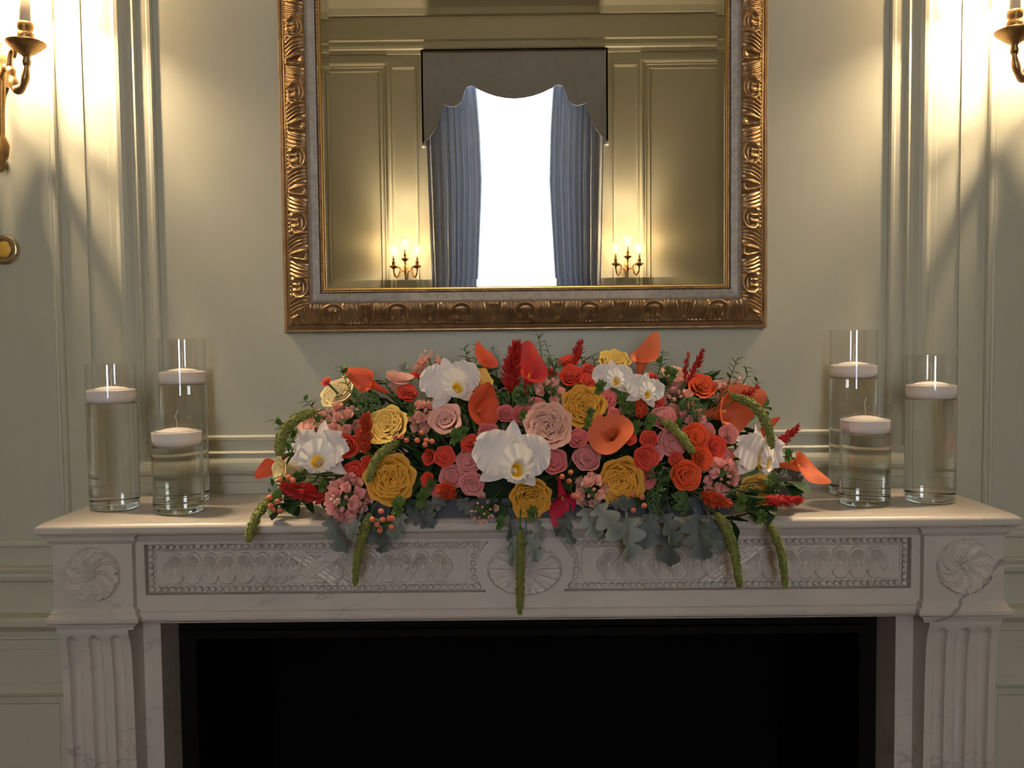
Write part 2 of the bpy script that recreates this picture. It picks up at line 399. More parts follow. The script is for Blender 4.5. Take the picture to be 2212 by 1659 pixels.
def struct(o, label=None):
    o['kind'] = 'structure'
    if label: o['label'] = label
    return o


class MB:
    """collects pieces of one part"""
    def __init__(s): s.v = []; s.f = []; s.t = []

    def add(s, v, f, t=None):
        n = len(s.v); v = np.asarray(v, float)
        s.v.extend(v.tolist()); s.f.extend([[i + n for i in q] for q in f])
        s.t.extend(list(t) if t is not None else [.5] * len(v)); return s

    def box(s, x0, x1, y0, y1, z0, z1):
        v = [(x0, y0, z0), (x1, y0, z0), (x1, y1, z0), (x0, y1, z0), (x0, y0, z1), (x1, y0, z1), (x1, y1, z1), (x0, y1, z1)]
        return s.add(v, [(0, 3, 2, 1), (4, 5, 6, 7), (0, 1, 5, 4), (1, 2, 6, 5), (2, 3, 7, 6), (3, 0, 4, 7)])

    def mesh(s, name, smooth=False): return mesh(name, s.v, s.f, smooth, s.t)


def grid_faces(nu, nv, wrap=False):
    f = []
    for i in range(nu - 1 + (1 if wrap else 0)):
        for j in range(nv - 1):
            a = i * nv + j; b = ((i + 1) % nu) * nv + j
            f.append((a, b, b + 1, a + 1))
    return f


def lathe(prof, n=24, cap=True):
    """profile of (r, z) points turned about z"""
    v = []; p = np.array(prof, float)
    for i in range(n):
        a = 2 * PI * i / n
        for r, z in p: v.append((r * math.cos(a), r * math.sin(a), z))
    f = grid_faces(n, len(p), True)
    if cap:
        if p[0][0] > 1e-6: f.append([i * len(p) for i in range(n)][::-1])
        if p[-1][0] > 1e-6: f.append([i * len(p) + len(p) - 1 for i in range(n)])
    return v, f


def tube(pts, rad, n=8, cap=True):
    pts = np.array(pts, float); m = len(pts)
    rad = np.full(m, rad) if np.isscalar(rad) else np.array(rad, float)
    tan = np.gradient(pts, axis=0); tan /= np.linalg.norm(tan, axis=1)[:, None] + 1e-12
    ref = np.array([0, 0, 1.]) if abs(tan[0][2]) < .9 else np.array([1., 0, 0])
    v = []
    nrm = np.cross(tan[0], ref); nrm /= np.linalg.norm(nrm)
    frames = []
    for k in range(m):
        nrm = nrm - tan[k] * (nrm @ tan[k]); nrm /= np.linalg.norm(nrm) + 1e-12
        bi = np.cross(tan[k], nrm); frames.append((nrm.copy(), bi))
        for i in range(n):
            a = 2 * PI * i / n
            v.append(pts[k] + rad[k] * (math.cos(a) * nrm + math.sin(a) * bi))
    f = []
    for k in range(m - 1):
        for i in range(n):
            a = k * n + i; b = k * n + (i + 1) % n
            f.append((a, b, b + n, a + n))
    if cap:
        f.append(list(range(n))[::-1]); f.append(list(range((m - 1) * n, m * n)))
    return np.array(v), f


def bez(p, n=16):
    """Catmull-Rom through the points"""
    p = [np.array(q, float) for q in p]; p = [2 * p[0] - p[1]] + p + [2 * p[-1] - p[-2]]
    out = []
    for i in range(1, len(p) - 2):
        for k in range(n):
            t = k / n
            out.append(.5 * ((2 * p[i]) + (-p[i - 1] + p[i + 1]) * t + (2 * p[i - 1] - 5 * p[i] + 4 * p[i + 1] - p[i + 2]) * t * t
                             + (-p[i - 1] + 3 * p[i] - 3 * p[i + 1] + p[i + 2]) * t ** 3))
    out.append(p[-2]); return np.array(out)


def ico(r=1., sub=0):
    ph = (1 + 5 ** .5) / 2
    v = [(-1, ph, 0), (1, ph, 0), (-1, -ph, 0), (1, -ph, 0), (0, -1, ph), (0, 1, ph), (0, -1, -ph), (0, 1, -ph), (ph, 0, -1), (ph, 0, 1), (-ph, 0, -1), (-ph, 0, 1)]
    f = [(0, 11, 5), (0, 5, 1), (0, 1, 7), (0, 7, 10), (0, 10, 11), (1, 5, 9), (5, 11, 4), (11, 10, 2), (10, 7, 6), (7, 1, 8),
         (3, 9, 4), (3, 4, 2), (3, 2, 6), (3, 6, 8), (3, 8, 9), (4, 9, 5), (2, 4, 11), (6, 2, 10), (8, 6, 7), (9, 8, 1)]
    v = [np.array(q) / np.linalg.norm(q) for q in v]
    for _ in range(sub):
        nf = []; cache = {}
        def mid(a, b):
            k = (min(a, b), max(a, b))
            if k not in cache:
                q = v[a] + v[b]; v.append(q / np.linalg.norm(q)); cache[k] = len(v) - 1
            return cache[k]
        for a, b, c in f:
            x, y, z = mid(a, b), mid(b, c), mid(c, a)
            nf += [(a, x, z), (b, y, x), (c, z, y), (x, y, z)]
        f = nf
    return np.array(v) * r, f


def rect_rings(rings, x0, x1, yf, yb=0.):
    """stack of rectangles open at nothing: (inset, z) from bottom to top; back stays at yb"""
    v = []; f = []
    for i, z in rings:
        v += [(x0 + i, yf + i, z), (x1 - i, yf + i, z), (x1 - i, yb, z), (x0 + i, yb, z)]
    for k in range(len(rings) - 1):
        for j in range(4):
            a = 4 * k + j; b = 4 * k + (j + 1) % 4
            f.append((a, b, b + 4, a + 4))
    f.append((3, 2, 1, 0)); n = 4 * len(rings)
    f.append((n - 4, n - 3, n - 2, n - 1))
    return v, f


def frame_sweep(a0, a1, b0, b1, prof, mp):
    """picture-frame moulding round the rectangle; prof = (outward distance, height)"""
    v = []; f = []; n = len(prof)
    for sx, sz in ((-1, -1), (1, -1), (1, 1), (-1, 1)):
        for d, h in prof:
            v.append(mp((a0 - d) if sx < 0 else (a1 + d), (b0 - d) if sz < 0 else (b1 + d), h))
    for k in range(4):
        for j in range(n - 1):
            a = k * n + j; b = ((k + 1) % 4) * n + j
            f.append((a, b, b + 1, a + 1))
    return v, f


def bar_sweep(a0, a1, prof, mp):
    """horizontal moulding; prof = (height z, projection)"""
    v = [mp(a0, z, h) for z, h in prof] + [mp(a1, z, h) for z, h in prof]
    n = len(prof)
    return v, [(j, j + n, j + n + 1, j + 1) for j in range(n - 1)]


# ------------------------------------------------------------------ room shell
RX = 3.6; CZ = 4.55; WT = .22


def near(a, b, h): return (a, -h, b)


def far(a, b, h): return (a, LY + h, b)


def west(a, b, h): return (-RX + h, a, b)


def east(a, b, h): return (RX - h, a, b)


wb = MB()
for x0, x1, z0, z1 in ((-RX, -.74, 0, CZ), (.74, RX, 0, CZ), (-.74, .74, .93, CZ)):
    wb.box(x0, x1, 0, WT, z0, z1)
struct(ob('wall_back', wb.mesh('wall_back'), 'sage paint'), 'sage panelled wall behind the marble mantel')
wf = MB(); xs = [-RX]
for wx, hw in WIN: xs += [wx - hw, wx + hw]
xs.append(RX)
for i in range(0, len(xs), 2): wf.box(xs[i], xs[i + 1], LY - WT, LY, 0, CZ)
for wx, hw in WIN:
    wf.box(wx - hw, wx + hw, LY - WT, LY, 0, WZ0); wf.box(wx - hw, wx + hw, LY - WT, LY, WZ1, CZ)
struct(ob('wall_front', wf.mesh('wall_front'), 'sage paint'), 'sage panelled window wall seen in the mirror')
struct(ob('wall_left', MB().box(-RX - WT, -RX, LY - WT, WT, 0, CZ).mesh('w'), 'sage paint'), 'plain sage side wall')
struct(ob('wall_right', MB().box(RX, RX + WT, LY - WT, WT, 0, CZ).mesh('w'), 'sage paint'), 'plain sage side wall')
struct(ob('floor', MB().box(-RX - WT, RX + WT, LY - WT, WT, -.1, 0).mesh('w'), 'dark wood'), 'dark wooden floor')
struct(ob('ceiling', MB().box(-RX - WT, RX + WT, LY - WT, WT, CZ, CZ + .1).mesh('w'), 'ceiling paint'), 'pale ceiling')

BOLECTION = [(0, 0), (0, .004), (.004, .007), (.010, .007), (.014, .004), (.034, .004), (.036, .008), (.039, .011), (.043, .010), (.046, .008),
             (.052, .011), (.060, .017), (.068, .021), (.076, .022), (.083, .019), (.087, .013), (.090, .006), (.091, .003), (.105, .003), (.107, 0)]
SMALL = [(0, 0), (.002, .003), (.006, .004), (.009, .003), (.012, .006), (.016, .009), (.021, .009), (.024, .006), (.025, 0)]
trim_n = [0]


def trim(me, label):
    trim_n[0] += 1
    return struct(ob('trim_%d' % trim_n[0], me, 'sage paint'), label)


def fr(a0, a1, b0, b1, prof, mp, label):
    v, f = frame_sweep(a0, a1, b0, b1, prof, mp)
    me = mesh('trim', v, f, False)
    return trim(me, label)


fr(-.80, .80, 1.281, 3.92, BOLECTION, near, 'wide moulded panel frame round the mirror wall')
for s in (-1, 1):
    side = 'left' if s < 0 else 'right'
    m_ = MB().box(min(s * .957, s * 1.285), max(s * .957, s * 1.285), -.003, .0, .99, 4.0)
    trim(m_.mesh('strip'), 'flat raised pilaster strip behind the sconce')
    fr(s * 1.122 - .084, s * 1.122 + .084, 1.06, 3.90, SMALL, lambda a, b, h: (a, -h - .003, b), 'narrow moulded panel frame round the sconce')
    a0, a1 = sorted((s * 1.40, s * 3.1))
    fr(a0, a1, 1.15, 3.90, BOLECTION, near, 'moulded panel frame beside the chimney wall')
    a0, a1 = sorted((s * .90, s * RX))
    v, f = bar_sweep(a0, a1, [(.955, 0), (.957, .012), (.963, .018), (.972, .020), (.978, .017), (.982, .020), (.988, .021), (.992, .017), (.993, 0)], near)
    trim(mesh('rail', v, f, False), 'chair rail moulding beside the mantel')
    v, f = bar_sweep(a0, a1, [(.80, 0), (.803, .006), (.825, .007), (.829, .012), (.833, .010), (.845, .012), (.855, .022), (.862, .030), (.872, .030), (.88, .022), (.883, .010), (.885, 0)], near)
    trim(mesh('rail', v, f, False), 'lower dado moulding beside the mantel')
    fr(a0 + (.16 if s > 0 else 0), a1 - (.16 if s < 0 else 0), .18, .675, [(0, 0), (.004, .004), (.018, .005), (.024, .009), (.030, .011), (.034, .008), (.036, .003), (.05, .003), (.052, 0)], near, 'dado panel frame beside the mantel')
    v, f = bar_sweep(a0, a1, [(0, .02), (.10, .02), (.115, .012), (.125, 0)], near)
    struct(ob('baseboard_' + side, mesh('base', v, f, False), 'sage paint'), 'painted baseboard')

CROWN = [(3.985, 0), (3.99, .012), (4.02, .016), (4.03, .03), (4.05, .034), (4.06, .026), (4.085, .03), (4.10, .045), (4.105, .02), (4.20, .02), (4.30, .022), (4.31, .05), (4.36, .07), (4.42, .13), (4.46, .18), (4.50, .20), (CZ, .21)]
for mp, a0, a1 in ((near, -RX, RX), (far, -RX, RX), (west, LY, 0), (east, LY, 0)):
    v, f = bar_sweep(a0, a1, CROWN, mp)
    trim(mesh('crown', v, f, False), 'ceiling cornice moulding')
for s in (-1, 1):
    fr(s * .965 - .086, s * .965 + .086, 1.06, 3.86, SMALL, far, 'narrow moulded panel frame round a sconce by the window')
    fr(*sorted((s * 1.18, s * 1.90)), 1.06, 3.84, BOLECTION, far, 'moulded panel frame on the window wall')
    for mp in (west, east):
        pass
for mp in (west, east):
    for a in (-5.4, -3.55, -1.7):
        fr(a, a + 1.45, 1.15, 3.85, BOLECTION, mp, 'moulded panel frame on the side wall')

# windows
wn = 0
for wx, hw in WIN:
    wn += 1
    y = LY - .14
    fm = MB()
    for x0, x1, z0, z1 in ((wx - hw, wx - hw + .05, WZ0, WZ1), (wx + hw - .05, wx + hw, WZ0, WZ1), (wx - hw + .05, wx + hw - .05, WZ0, WZ0 + .06), (wx - hw + .05, wx + hw - .05, WZ1 - .05, WZ1)):
        fm.box(x0, x1, y - .03, y + .03, z0, z1)
    w = struct(ob('window_%d' % wn, fm.mesh('window'), 'window paint'), 'tall bright window in painted frame')
    ob('window_pane', MB().box(wx - hw + .05, wx + hw - .05, y - .003, y + .003, WZ0 + .06, WZ1 - .05).mesh('pane'), 'window glass', w)
    ob('window_sill', MB().box(wx - hw - .04, wx + hw + .04, LY - .1, LY + .03, WZ0 - .03, WZ0).mesh('sill'), 'window paint', w)


def curtain_mesh(sgn, seed):
    """sgn -1: the panel on the -x side of the window; local x from window centre"""
    r = np.random.RandomState(seed)
    nz, nx = 30, 110
    v = []
    ph = r.rand(6) * 6
    for i in range(nz):
        z = .03 + (3.962 - .03) * i / (nz - 1)
        inner = np.interp(z, [0, 1.9, 2.05, 2.85, 3.3, 3.66, 3.96], [.36, .335, .325, .285, .30, .325, .34])
        outer = np.interp(z, [0, 2.0, 2.3, 3.2, 3.8], [.74, .735, .745, .766, .766])
        for j in range(nx):
            u = j / (nx - 1)
            x = inner + (outer - inner) * u
            amp = .030 * (1 - .25 * z / 3.8)
            w = math.sin(u * 8.2 * 2 * PI + ph[0] + .9 * math.sin(u * 9 + ph[1])) + .4 * math.sin(u * 17 * PI + ph[2] + z * .5)
            v.append((sgn * x, amp * w, z))
    return mesh('curtain', v, grid_faces(nz, nx))


# pelmet outline measured on the window wall
half = [(.0, 3.555), (.08, 3.562), (.16, 3.578), (.24, 3.605), (.325, 3.645), (.35, 3.664), (.378, 3.668), (.41, 3.655), (.435, 3.60), (.455, 3.535), (.49, 3.502),
        (.535, 3.492), (.58, 3.50), (.612, 3.515), (.625, 3.45), (.65, 3.37), (.69, 3.29), (.74, 3.23), (.795, 3.19)]
for wi, (wx, hw) in [(1, WIN[0])]:
    nm = ['left of the two side windows', 'middle window', 'right side window'][wi]
    pr = empty('window_pelmet', 'grey scalloped fabric pelmet across the window reflected in the mirror', 'pelmet', (wx, LY, 3.1), 'window pelmets')
    pb = MB()
    low = [(-x, z) for x, z in half[::-1]] + half[1:]
    n = len(low); v = []
    for yy in (.16, .145):
        v += [(x, yy, z - 3.1) for x, z in low] + [(x, yy, 3.975 - 3.1) for x, z in low]
    f = []
    for i in range(n - 1):
        f.append((i, i + 1, n + i + 1, n + i)); f.append((2 * n + i + 1, 2 * n + i, 3 * n + i, 3 * n + i + 1))
        f.append((i + 1, i, 2 * n + i, 2 * n + i + 1))
    pb.add(v, f)
    for s in (-1, 1): pb.box(*sorted((s * .795, s * .78)), .001, .16, 3.19 - 3.1, 3.975 - 3.1)
    pb.box(-.795, .795, .001, .16, 3.96 - 3.1, 3.975 - 3.1)
    ob('pelmet_board', pb.mesh('pelmet'), 'pelmet cloth', pr)
    ob('trim_braid', MB().box(-.80, .80, .158, .166, 3.95 - 3.1, 3.962 - 3.1).mesh('braid'), 'pelmet trim', pr)
    for s in (-1, 1):
        lv, lf = lathe([(.0, -.035), (.012, -.03), (.018, -.015), (.012, -.002), (.008, .004)], 12)
        ob('finial', mesh('finial', lv, lf), 'white finial', pr, (s * .785, .15, .085))
    for s in (-1, 1):
        c = ob('curtain', curtain_mesh(s, 3 + wi * 2 + s), 'blue grey drape', None, (wx, LY + .075, 0))
        tag(c, 'blue-grey pleated curtain at the %s side of the window reflected in the mirror' % ('left' if s < 0 else 'right'), 'curtain', 'window curtains')

# ------------------------------------------------------------------ mantelpiece
SHELF_Y = -.309
mantel = empty('fireplace_mantel', 'white veined marble mantelpiece with carved frieze and fluted pilasters', 'mantelpiece', (0, 0, 0))
v, f = rect_rings([(.045, 1.124), (.012, 1.1245), (.004, 1.127), (.001, 1.130), (0, 1.133), (0, 1.141), (.0015, 1.1435), (.006, 1.1455), (.008, 1.147), (.010, 1.149), (.014, S), ], -.925, .925, SHELF_Y)
ob('shelf', mesh('shelf', v, f, False), 'marble', mantel)
# frieze
FY = -.262
fz = MB()
fz.box(-.757, .757, -.245, 0, .945, 1.126)
fz.box(-.757, .757, FY, -.245, 1.098, 1.124)
fz.box(-.757, .757, FY, -.245, .966, .999)
for s in (-1, 1): fz.box(*sorted((s * .740, s * .757)), FY, -.245, .999, 1.098)
EA, EB, EZ, EX = .0925, .079, 1.046, -.005
ne = 64; v = []
for k in range(ne):
    a = 2 * PI * k / ne
    v.append((EX + EA * math.cos(a), FY - .0006, EZ + EB * math.sin(a)))
for k in range(ne):
    a = 2 * PI * k / ne
    v.append((EX + EA * math.cos(a), -.247, EZ + EB * math.sin(a)))
f = [list(range(ne))[::-1]] + [(k, (k + 1) % ne, ne + (k + 1) % ne, ne + k) for k in range(ne)]
fz.add(v, f)
ob('frieze', fz.mesh('frieze'), 'marble', mantel)
v, f = rect_rings([(.018, 1.104), (.016, 1.107), (.012, 1.112), (.010, 1.118), (.004, 1.120), (0, 1.124), (0, 1.126)], -.775, .775, -.282)
ob('bed_moulding', mesh('bed', v, f, False), 'marble', mantel)
v, f = rect_rings([(.006, .942), (.005, .9445), (.0, .946), (-.007, .950), (-.0095, .955), (-.0095, .961), (-.006, .966), (.0, .9685), (.001, .971)], -.757, .757, FY)
ob('torus_moulding', mesh('torus', v, f, False), 'marble', mantel)
# beads
bv, bf = ico(.0056, 1)
bead_me = mesh('bead', bv, bf)
PZ0, PZ1, PX = .999, 1.098, .7395
BI = .0075


def bead(x, z): ob('bead', bead_me, 'marble', mantel, (x, -.2500, z))


ex_b = .0785
for s in (-1, 1):
    x_out = s * (PX - BI)
    x_in = EX + s * (ex_b + .012)
    n = int(round(abs(x_out - x_in) / .0132))
    for z in (PZ0 + BI, PZ1 - BI):
        for k in range(n + 1): bead(x_out + (x_in - x_out) * k / n, z)
    for k in range(1, 7): bead(x_out, PZ0 + BI + (PZ1 - PZ0 - 2 * BI) * k / 7)
    for k in range(-2, 4):
        a = (k - .5) * .155
        bead(EX + s * (EA + .0085) * math.cos(a), EZ + (EB + .014) * math.sin(a))
# carved scale fields
FLD = -.2515
for s in (-1, 1):
    xo, xi = s * (PX - .0165), EX + s * (EA + .021)
    x0, x1 = sorted((xo, xi))
    fm = MB().box(x0, x1, FLD, -.246, PZ0 + .0165, PZ1 - .0165)
    for z in (PZ0 + .0165, PZ1 - .0165): fm.box(x0, x1, FLD - .0025, FLD, z - .0015, z + .0015)
    for x in (x0, x1): fm.box(x - .0015, x + .0015, FLD - .0025, FLD, PZ0 + .0165, PZ1 - .0165)
    fld = ob('carved_field', fm.mesh('field'), 'marble', mantel)
    xc = s * .405 - .005            # where the ribbons cross
    # scale: a three-lobed plate with a raised rim
    nn = 60; rr = []
    for k in range(nn):
        th = 2 * PI * k / nn
        best = .012
        for cx_, cz_, r_ in ((-.0070, 0, .0160), (.003, .0160, .0150), (.003, -.0160, .0150), (.010, 0, .018)):
            dx, dz = math.cos(th), math.sin(th)
            bq = dx * cx_ + dz * cz_; cq = cx_ * cx_ + cz_ * cz_ - r_ * r_
            dd = bq * bq - cq
            if dd > 0: best = max(best, bq + math.sqrt(dd))
        rr.append(best)
    rings = [(.09, -.004), (.15, .0010), (.78, .0018), (.82, .0052), (.93, .0056), (.985, .0038), (1.0, -.004)]
    sv = []; sf = []
    for q, h in rings:
        for k in range(nn):
            th = 2 * PI * k / nn
            x, z = rr[k] * q * math.cos(th), rr[k] * q * math.sin(th)
            sv.append((x, -h + .0001 * 0 + x * .10, z))
    sv.append((0, .002, 0))
    for a in range(len(rings) - 1):
        for k in range(nn):
            p_, q_ = a * nn + k, a * nn + (k + 1) % nn
            sf.append((p_, p_ + nn, q_ + nn, q_))
    for k in range(nn): sf.append((len(sv) - 1, k, (k + 1) % nn))
    sme = mesh('scale', sv, sf)
    svf = [(-x, y, z) for x, y, z in sv]
    smf = mesh('scale', svf, [q[::-1] for q in sf])
    pitch = .0337
    lo, hi = x0 + .021, x1 - .021
    x = xc - .040
    while x > lo - .004:            # to the left of the crossing the scales open left
        ob('scale', sme, 'marble', fld, (x, FLD - .0016, EZ + .0025)); x -= pitch
    x = xc + .040
    while x < hi + .004:
        ob('scale', smf, 'marble', fld, (x, FLD - .0016, EZ + .0025)); x += pitch
    ob('scale', sme, 'marble', fld, (xc - .012, FLD - .0002, EZ + .0025))
    ob('scale', smf, 'marble', fld, (xc + .012, FLD - .0002, EZ + .0025))
    for d in (-1, 1):               # crossed fluted ribbons
        L_ = .034; wv = []; nw = 25; nl = 12
        for i in range(nl):
            q = -1 + 2 * i / (nl - 1)
            for j in range(nw):
                p = -1 + 2 * j / (nw - 1)
                h = .0045 + .0012 * abs(math.cos(p * 1.5 * PI)) if abs(p) < .99 else 0
                if d > 0: h += .0022 * math.exp(-(q / .5) ** 2)
                x = xc + d * q * .047 + p * .0215
                wv.append((x, FLD - h, EZ + .0025 + q * L_ * .985))
        ob('ribbon', mesh('ribbon', wv, grid_faces(nl, nw)), 'marble', fld)


def rosette_leaf(R0, R1, width, swirl, h0, nl=26, nw=13):
    v = []
    for i in range(nl):
        t = i / (nl - 1); r = R0 + (R1 - R0) * t
        lob = 1 - .30 * abs(math.sin(3.5 * PI * t)) ** 1.5 * (t > .12)
        w = width * (.40 + .75 * math.sin(PI * min(1, t * .82 + .05))) * lob * (1 if t < .93 else .55)
        for j in range(nw):
            s_ = -1 + 2 * j / (nw - 1)
            a = s_ * w + swirl * t * t
            h = h0 * (.35 + .8 * math.sin(PI * t * .75)) + h0 * .45 * s_ * s_ - h0 * .25 * math.exp(-(s_ / .18) ** 2)
            h += h0 * .22 * math.cos(s_ * 9) * t
            if t > .85: h += h0 * .5 * (t - .85) / .15
            if j in (0, nw - 1) or i == nl - 1: h = -h0 * .2
            v.append((r * math.sin(a), -h, r * math.cos(a)))
    return mesh('leaf', v, grid_faces(nl, nw))


BY = -.277                       # front of the corner blocks
for s in (-1, 1):
    M_ = 'cracked marble' if s > 0 else 'marble'
    x0, x1 = sorted((s * .757, s * .910))
    v, f = rect_rings([(0, .971), (0, 1.112)], x0, x1, BY)
    blk = ob('corner_block', mesh('block', v, f, False), M_, mantel)
    v, f = rect_rings([(.004, 1.100), (.0, 1.1035), (-.004, 1.107), (-.008, 1.112), (-.009, 1.119), (-.014, 1.121), (-.014, 1.126)], x0, x1, BY)
    ob('bed_moulding', mesh('bed', v, f, False), M_, mantel)
    v, f = rect_rings([(.004, .935), (.003, .940), (-.001, .943), (-.001, .9455), (-.008, .949), (-.0125, .954), (-.0125, .9605), (-.008, .966), (-.006, .968),
                       (-.006, .971), (-.002, .975), (.001, .982), (.001, .989)], x0, x1, BY)
    ob('cap_moulding', mesh('cap', v, f, False), M_, mantel)
    ros = ob('rosette', mesh('boss', *[np.array(q) if i == 0 else q for i, q in enumerate(ico(.0075, 2))]), M_, mantel, (s * .8335, BY - .004, 1.045))
    lv, lf = lathe([(.052, 0), (.053, .0015), (.050, .003), (.012, .003)], 40)
    ob('rosette_dish', mesh('dish', [(a, -c, b) for a, b, c in lv], [q[::-1] for q in lf]), M_, ros, (0, .004, 0))
    la = rosette_leaf(.008, .052, .40, .6, .0080); lb = rosette_leaf(.010, .0535, .36, .6, .0045)
    for k in range(8):
        for me, off in ((la, 0), (lb, PI / 8)):
            o = ob('rosette_leaf', me, M_, ros, (0, .002, 0)); o.rotation_euler = (0, 2 * PI * k / 8 + off, 0)
    sv, sf = ico(.0026, 0); se = mesh('seed', sv, sf)
    for k in range(6):
        ob('seed', se, M_, ros, (.005 * math.cos(k * PI / 3), -.006, .005 * math.sin(k * PI / 3)))
    # fluted console pilaster
    px0, px1 = sorted((s * .772, s * .910))
    nz, nx = 150, 90
    v = []; nzs = np.linspace(.10, .941, nz)

    def front(z):
        return float(np.interp(z, [.1, .45, .7, .82, .88, .905, .919, .927, .933, .941], [-.252, -.252, -.254, -.256, -.259, -.263, -.268, -.2715, -.272, -.271]))
    fl = [px0 + .0265, (px0 + px1) / 2, px1 - .0265]
    for z in nzs:
        for j in range(nx):
            x = px0 + (px1 - px0) * j / (nx - 1)
            d = 0
            for c in fl:
                hw_ = .0118; top = .908
                if z <= top: q = abs(x - c) / hw_
                else: q = math.hypot(x - c, z - top) / hw_
                if q < 1: d = max(d, .0135 * math.sqrt(1 - q * q))
            v.append((x, front(z) + d, z))
    f = grid_faces(nz, nx)
    base = len(v)
    for z in nzs: v += [(px0, -.05, z), (px1, -.05, z)]
    for i in range(nz - 1):
        f.append((i * nx, (i + 1) * nx, base + 2 * (i + 1), base + 2 * i))
        f.append((i * nx + nx - 1, base + 2 * i + 1, base + 2 * (i + 1) + 1, (i + 1) * nx + nx - 1))
    pil = ob('pilaster', mesh('pilaster', v, f, False), M_ if s < 0 else 'marble', mantel)
    v, f = rect_rings([(0, 0), (0, .09), (.004, .10), (.008, .105)], px0 - .012, px1 + .012, -.25)
    ob('plinth', mesh('plinth', v, f, False), 'marble', mantel)
    v, f = rect_rings([(0, 0), (0, .945)], *sorted((s * .737, s * .772)), -.205)
    ob('jamb_slip', mesh('slip', v, f, False), 'marble', mantel)
    v, f = rect_rings([(0, .10), (0, .935)], *sorted((s * .772, s * .905)), -.06)
    ob('pilaster_back', mesh('pb', v, f, False), 'marble', mantel)
# centre oval rosette
ros = ob('oval_rosette', mesh('boss', *ico(.009, 2)), 'marble', mantel, (EX, FY - .006, EZ - .003))
lv, lf = lathe([(1, 0), (1.02, .0012), (.97, .0025), (.2, .0012)], 48)
o = ob('rosette_dish', mesh('dish', [(a * .071, -c, b * .0495) for a, b, c in lv], [q[::-1] for q in lf]), 'marble', ros, (0, .0057, 0))
la = rosette_leaf(.009, .0505, .25, 0, .0072); lb = rosette_leaf(.012, .0505, .22, 0, .0040)
for k in range(12):
    for me, off in ((la, 0), (lb, PI / 12)):
        th = 2 * PI * k / 12 + off
        vv = np.zeros(len(me.vertices) * 3); me.vertices.foreach_get('co', vv); vv = vv.reshape(-1, 3)
        c, s_ = math.cos(th), math.sin(th)
        w = np.stack([(vv[:, 0] * c + vv[:, 2] * s_) * 1.40, vv[:, 1], (-vv[:, 0] * s_ + vv[:, 2] * c) * .965], 1)
        ob('rosette_leaf', mesh('leaf', w, [tuple(p.vertices) for p in me.polygons]), 'marble', ros, (0, .004, 0))

# firebox
fb = empty('firebox', 'black cast-iron firebox inside the marble surround', 'firebox', (0, .1, 0))
b_ = MB()
b_.box(-.736, -.70, .05, .45, .022, .928); b_.box(.70, .736, .05, .45, .022, .928); b_.box(-.70, .70, .43, .45, .022, .928); b_.box(-.70, .70, .05, .43, .91, .928); b_.box(-.70, .70, .05, .43, .002, .022)
ob('liner', MB().add(np.array(b_.v) - (0, .1, 0), b_.f).mesh('liner'), 'soot', fb)
b_ = MB().box(-.735, .735, -.12, -.10, .865, .937).box(-.735, -.70, -.12, -.10, .02, .865).box(.70, .735, -.12, -.10, .02, .865)
b_.box(-.715, .715, -.135, -.12, .868, .884)
ob('surround', MB().add(np.array(b_.v) - (0, .1, 0), b_.f).mesh('surround'), 'cast iron', fb)
b_ = MB().box(-.736, -.70, -.10, .05, .02, .928).box(.70, .736, -.10, .05, .02, .928).box(-.70, .70, -.10, .05, .90, .928).box(-.736, .736, -.16, .05, .001, .02)
ob('throat', MB().add(np.array(b_.v) - (0, .1, 0), b_.f).mesh('throat'), 'soot', fb)

# ------------------------------------------------------------------ mirror
MX, MHW, MZ0, MZ1 = .004, .527, 1.507, 2.80
mir = empty('wall_mirror', 'large mirror with a wide scrolled antique-gold frame hanging above the mantel', 'mirror', (MX, 0, MZ0))
MH = MZ1 - MZ0


def mloc(a, b, h): return (a, -h, b)          # local: origin at bottom centre of the frame


def rail_map(k, a, d, h):
    """k: 0 bottom 1 right 2 top 3 left; a runs along, d inward from the outer edge"""
    if k == 0: return (a, -h, d)
    if k == 1: return (MHW - d, -h, MH / 2 + a)
    if k == 2: return (-a, -h, MH - d)
    return (-MHW + d, -h, MH / 2 - a)


def in_sweep(prof):
    """prof = (distance inward from outer edge, height)"""
    return frame_sweep(-MHW, MHW, 0, MH, [(-d, h) for d, h in prof], mloc)


v, f = in_sweep([(0, .0), (0, .022), (.003, .026), (.005, .026), (.006, .029), (.009, .030), (.010, .028), (.0125, .030), (.015, .031)])
ob('outer_moulding', mesh('outer', v, f, False), 'antique gilt', mir)


def ridge(x, w): return np.exp(-(x / w) ** 2)


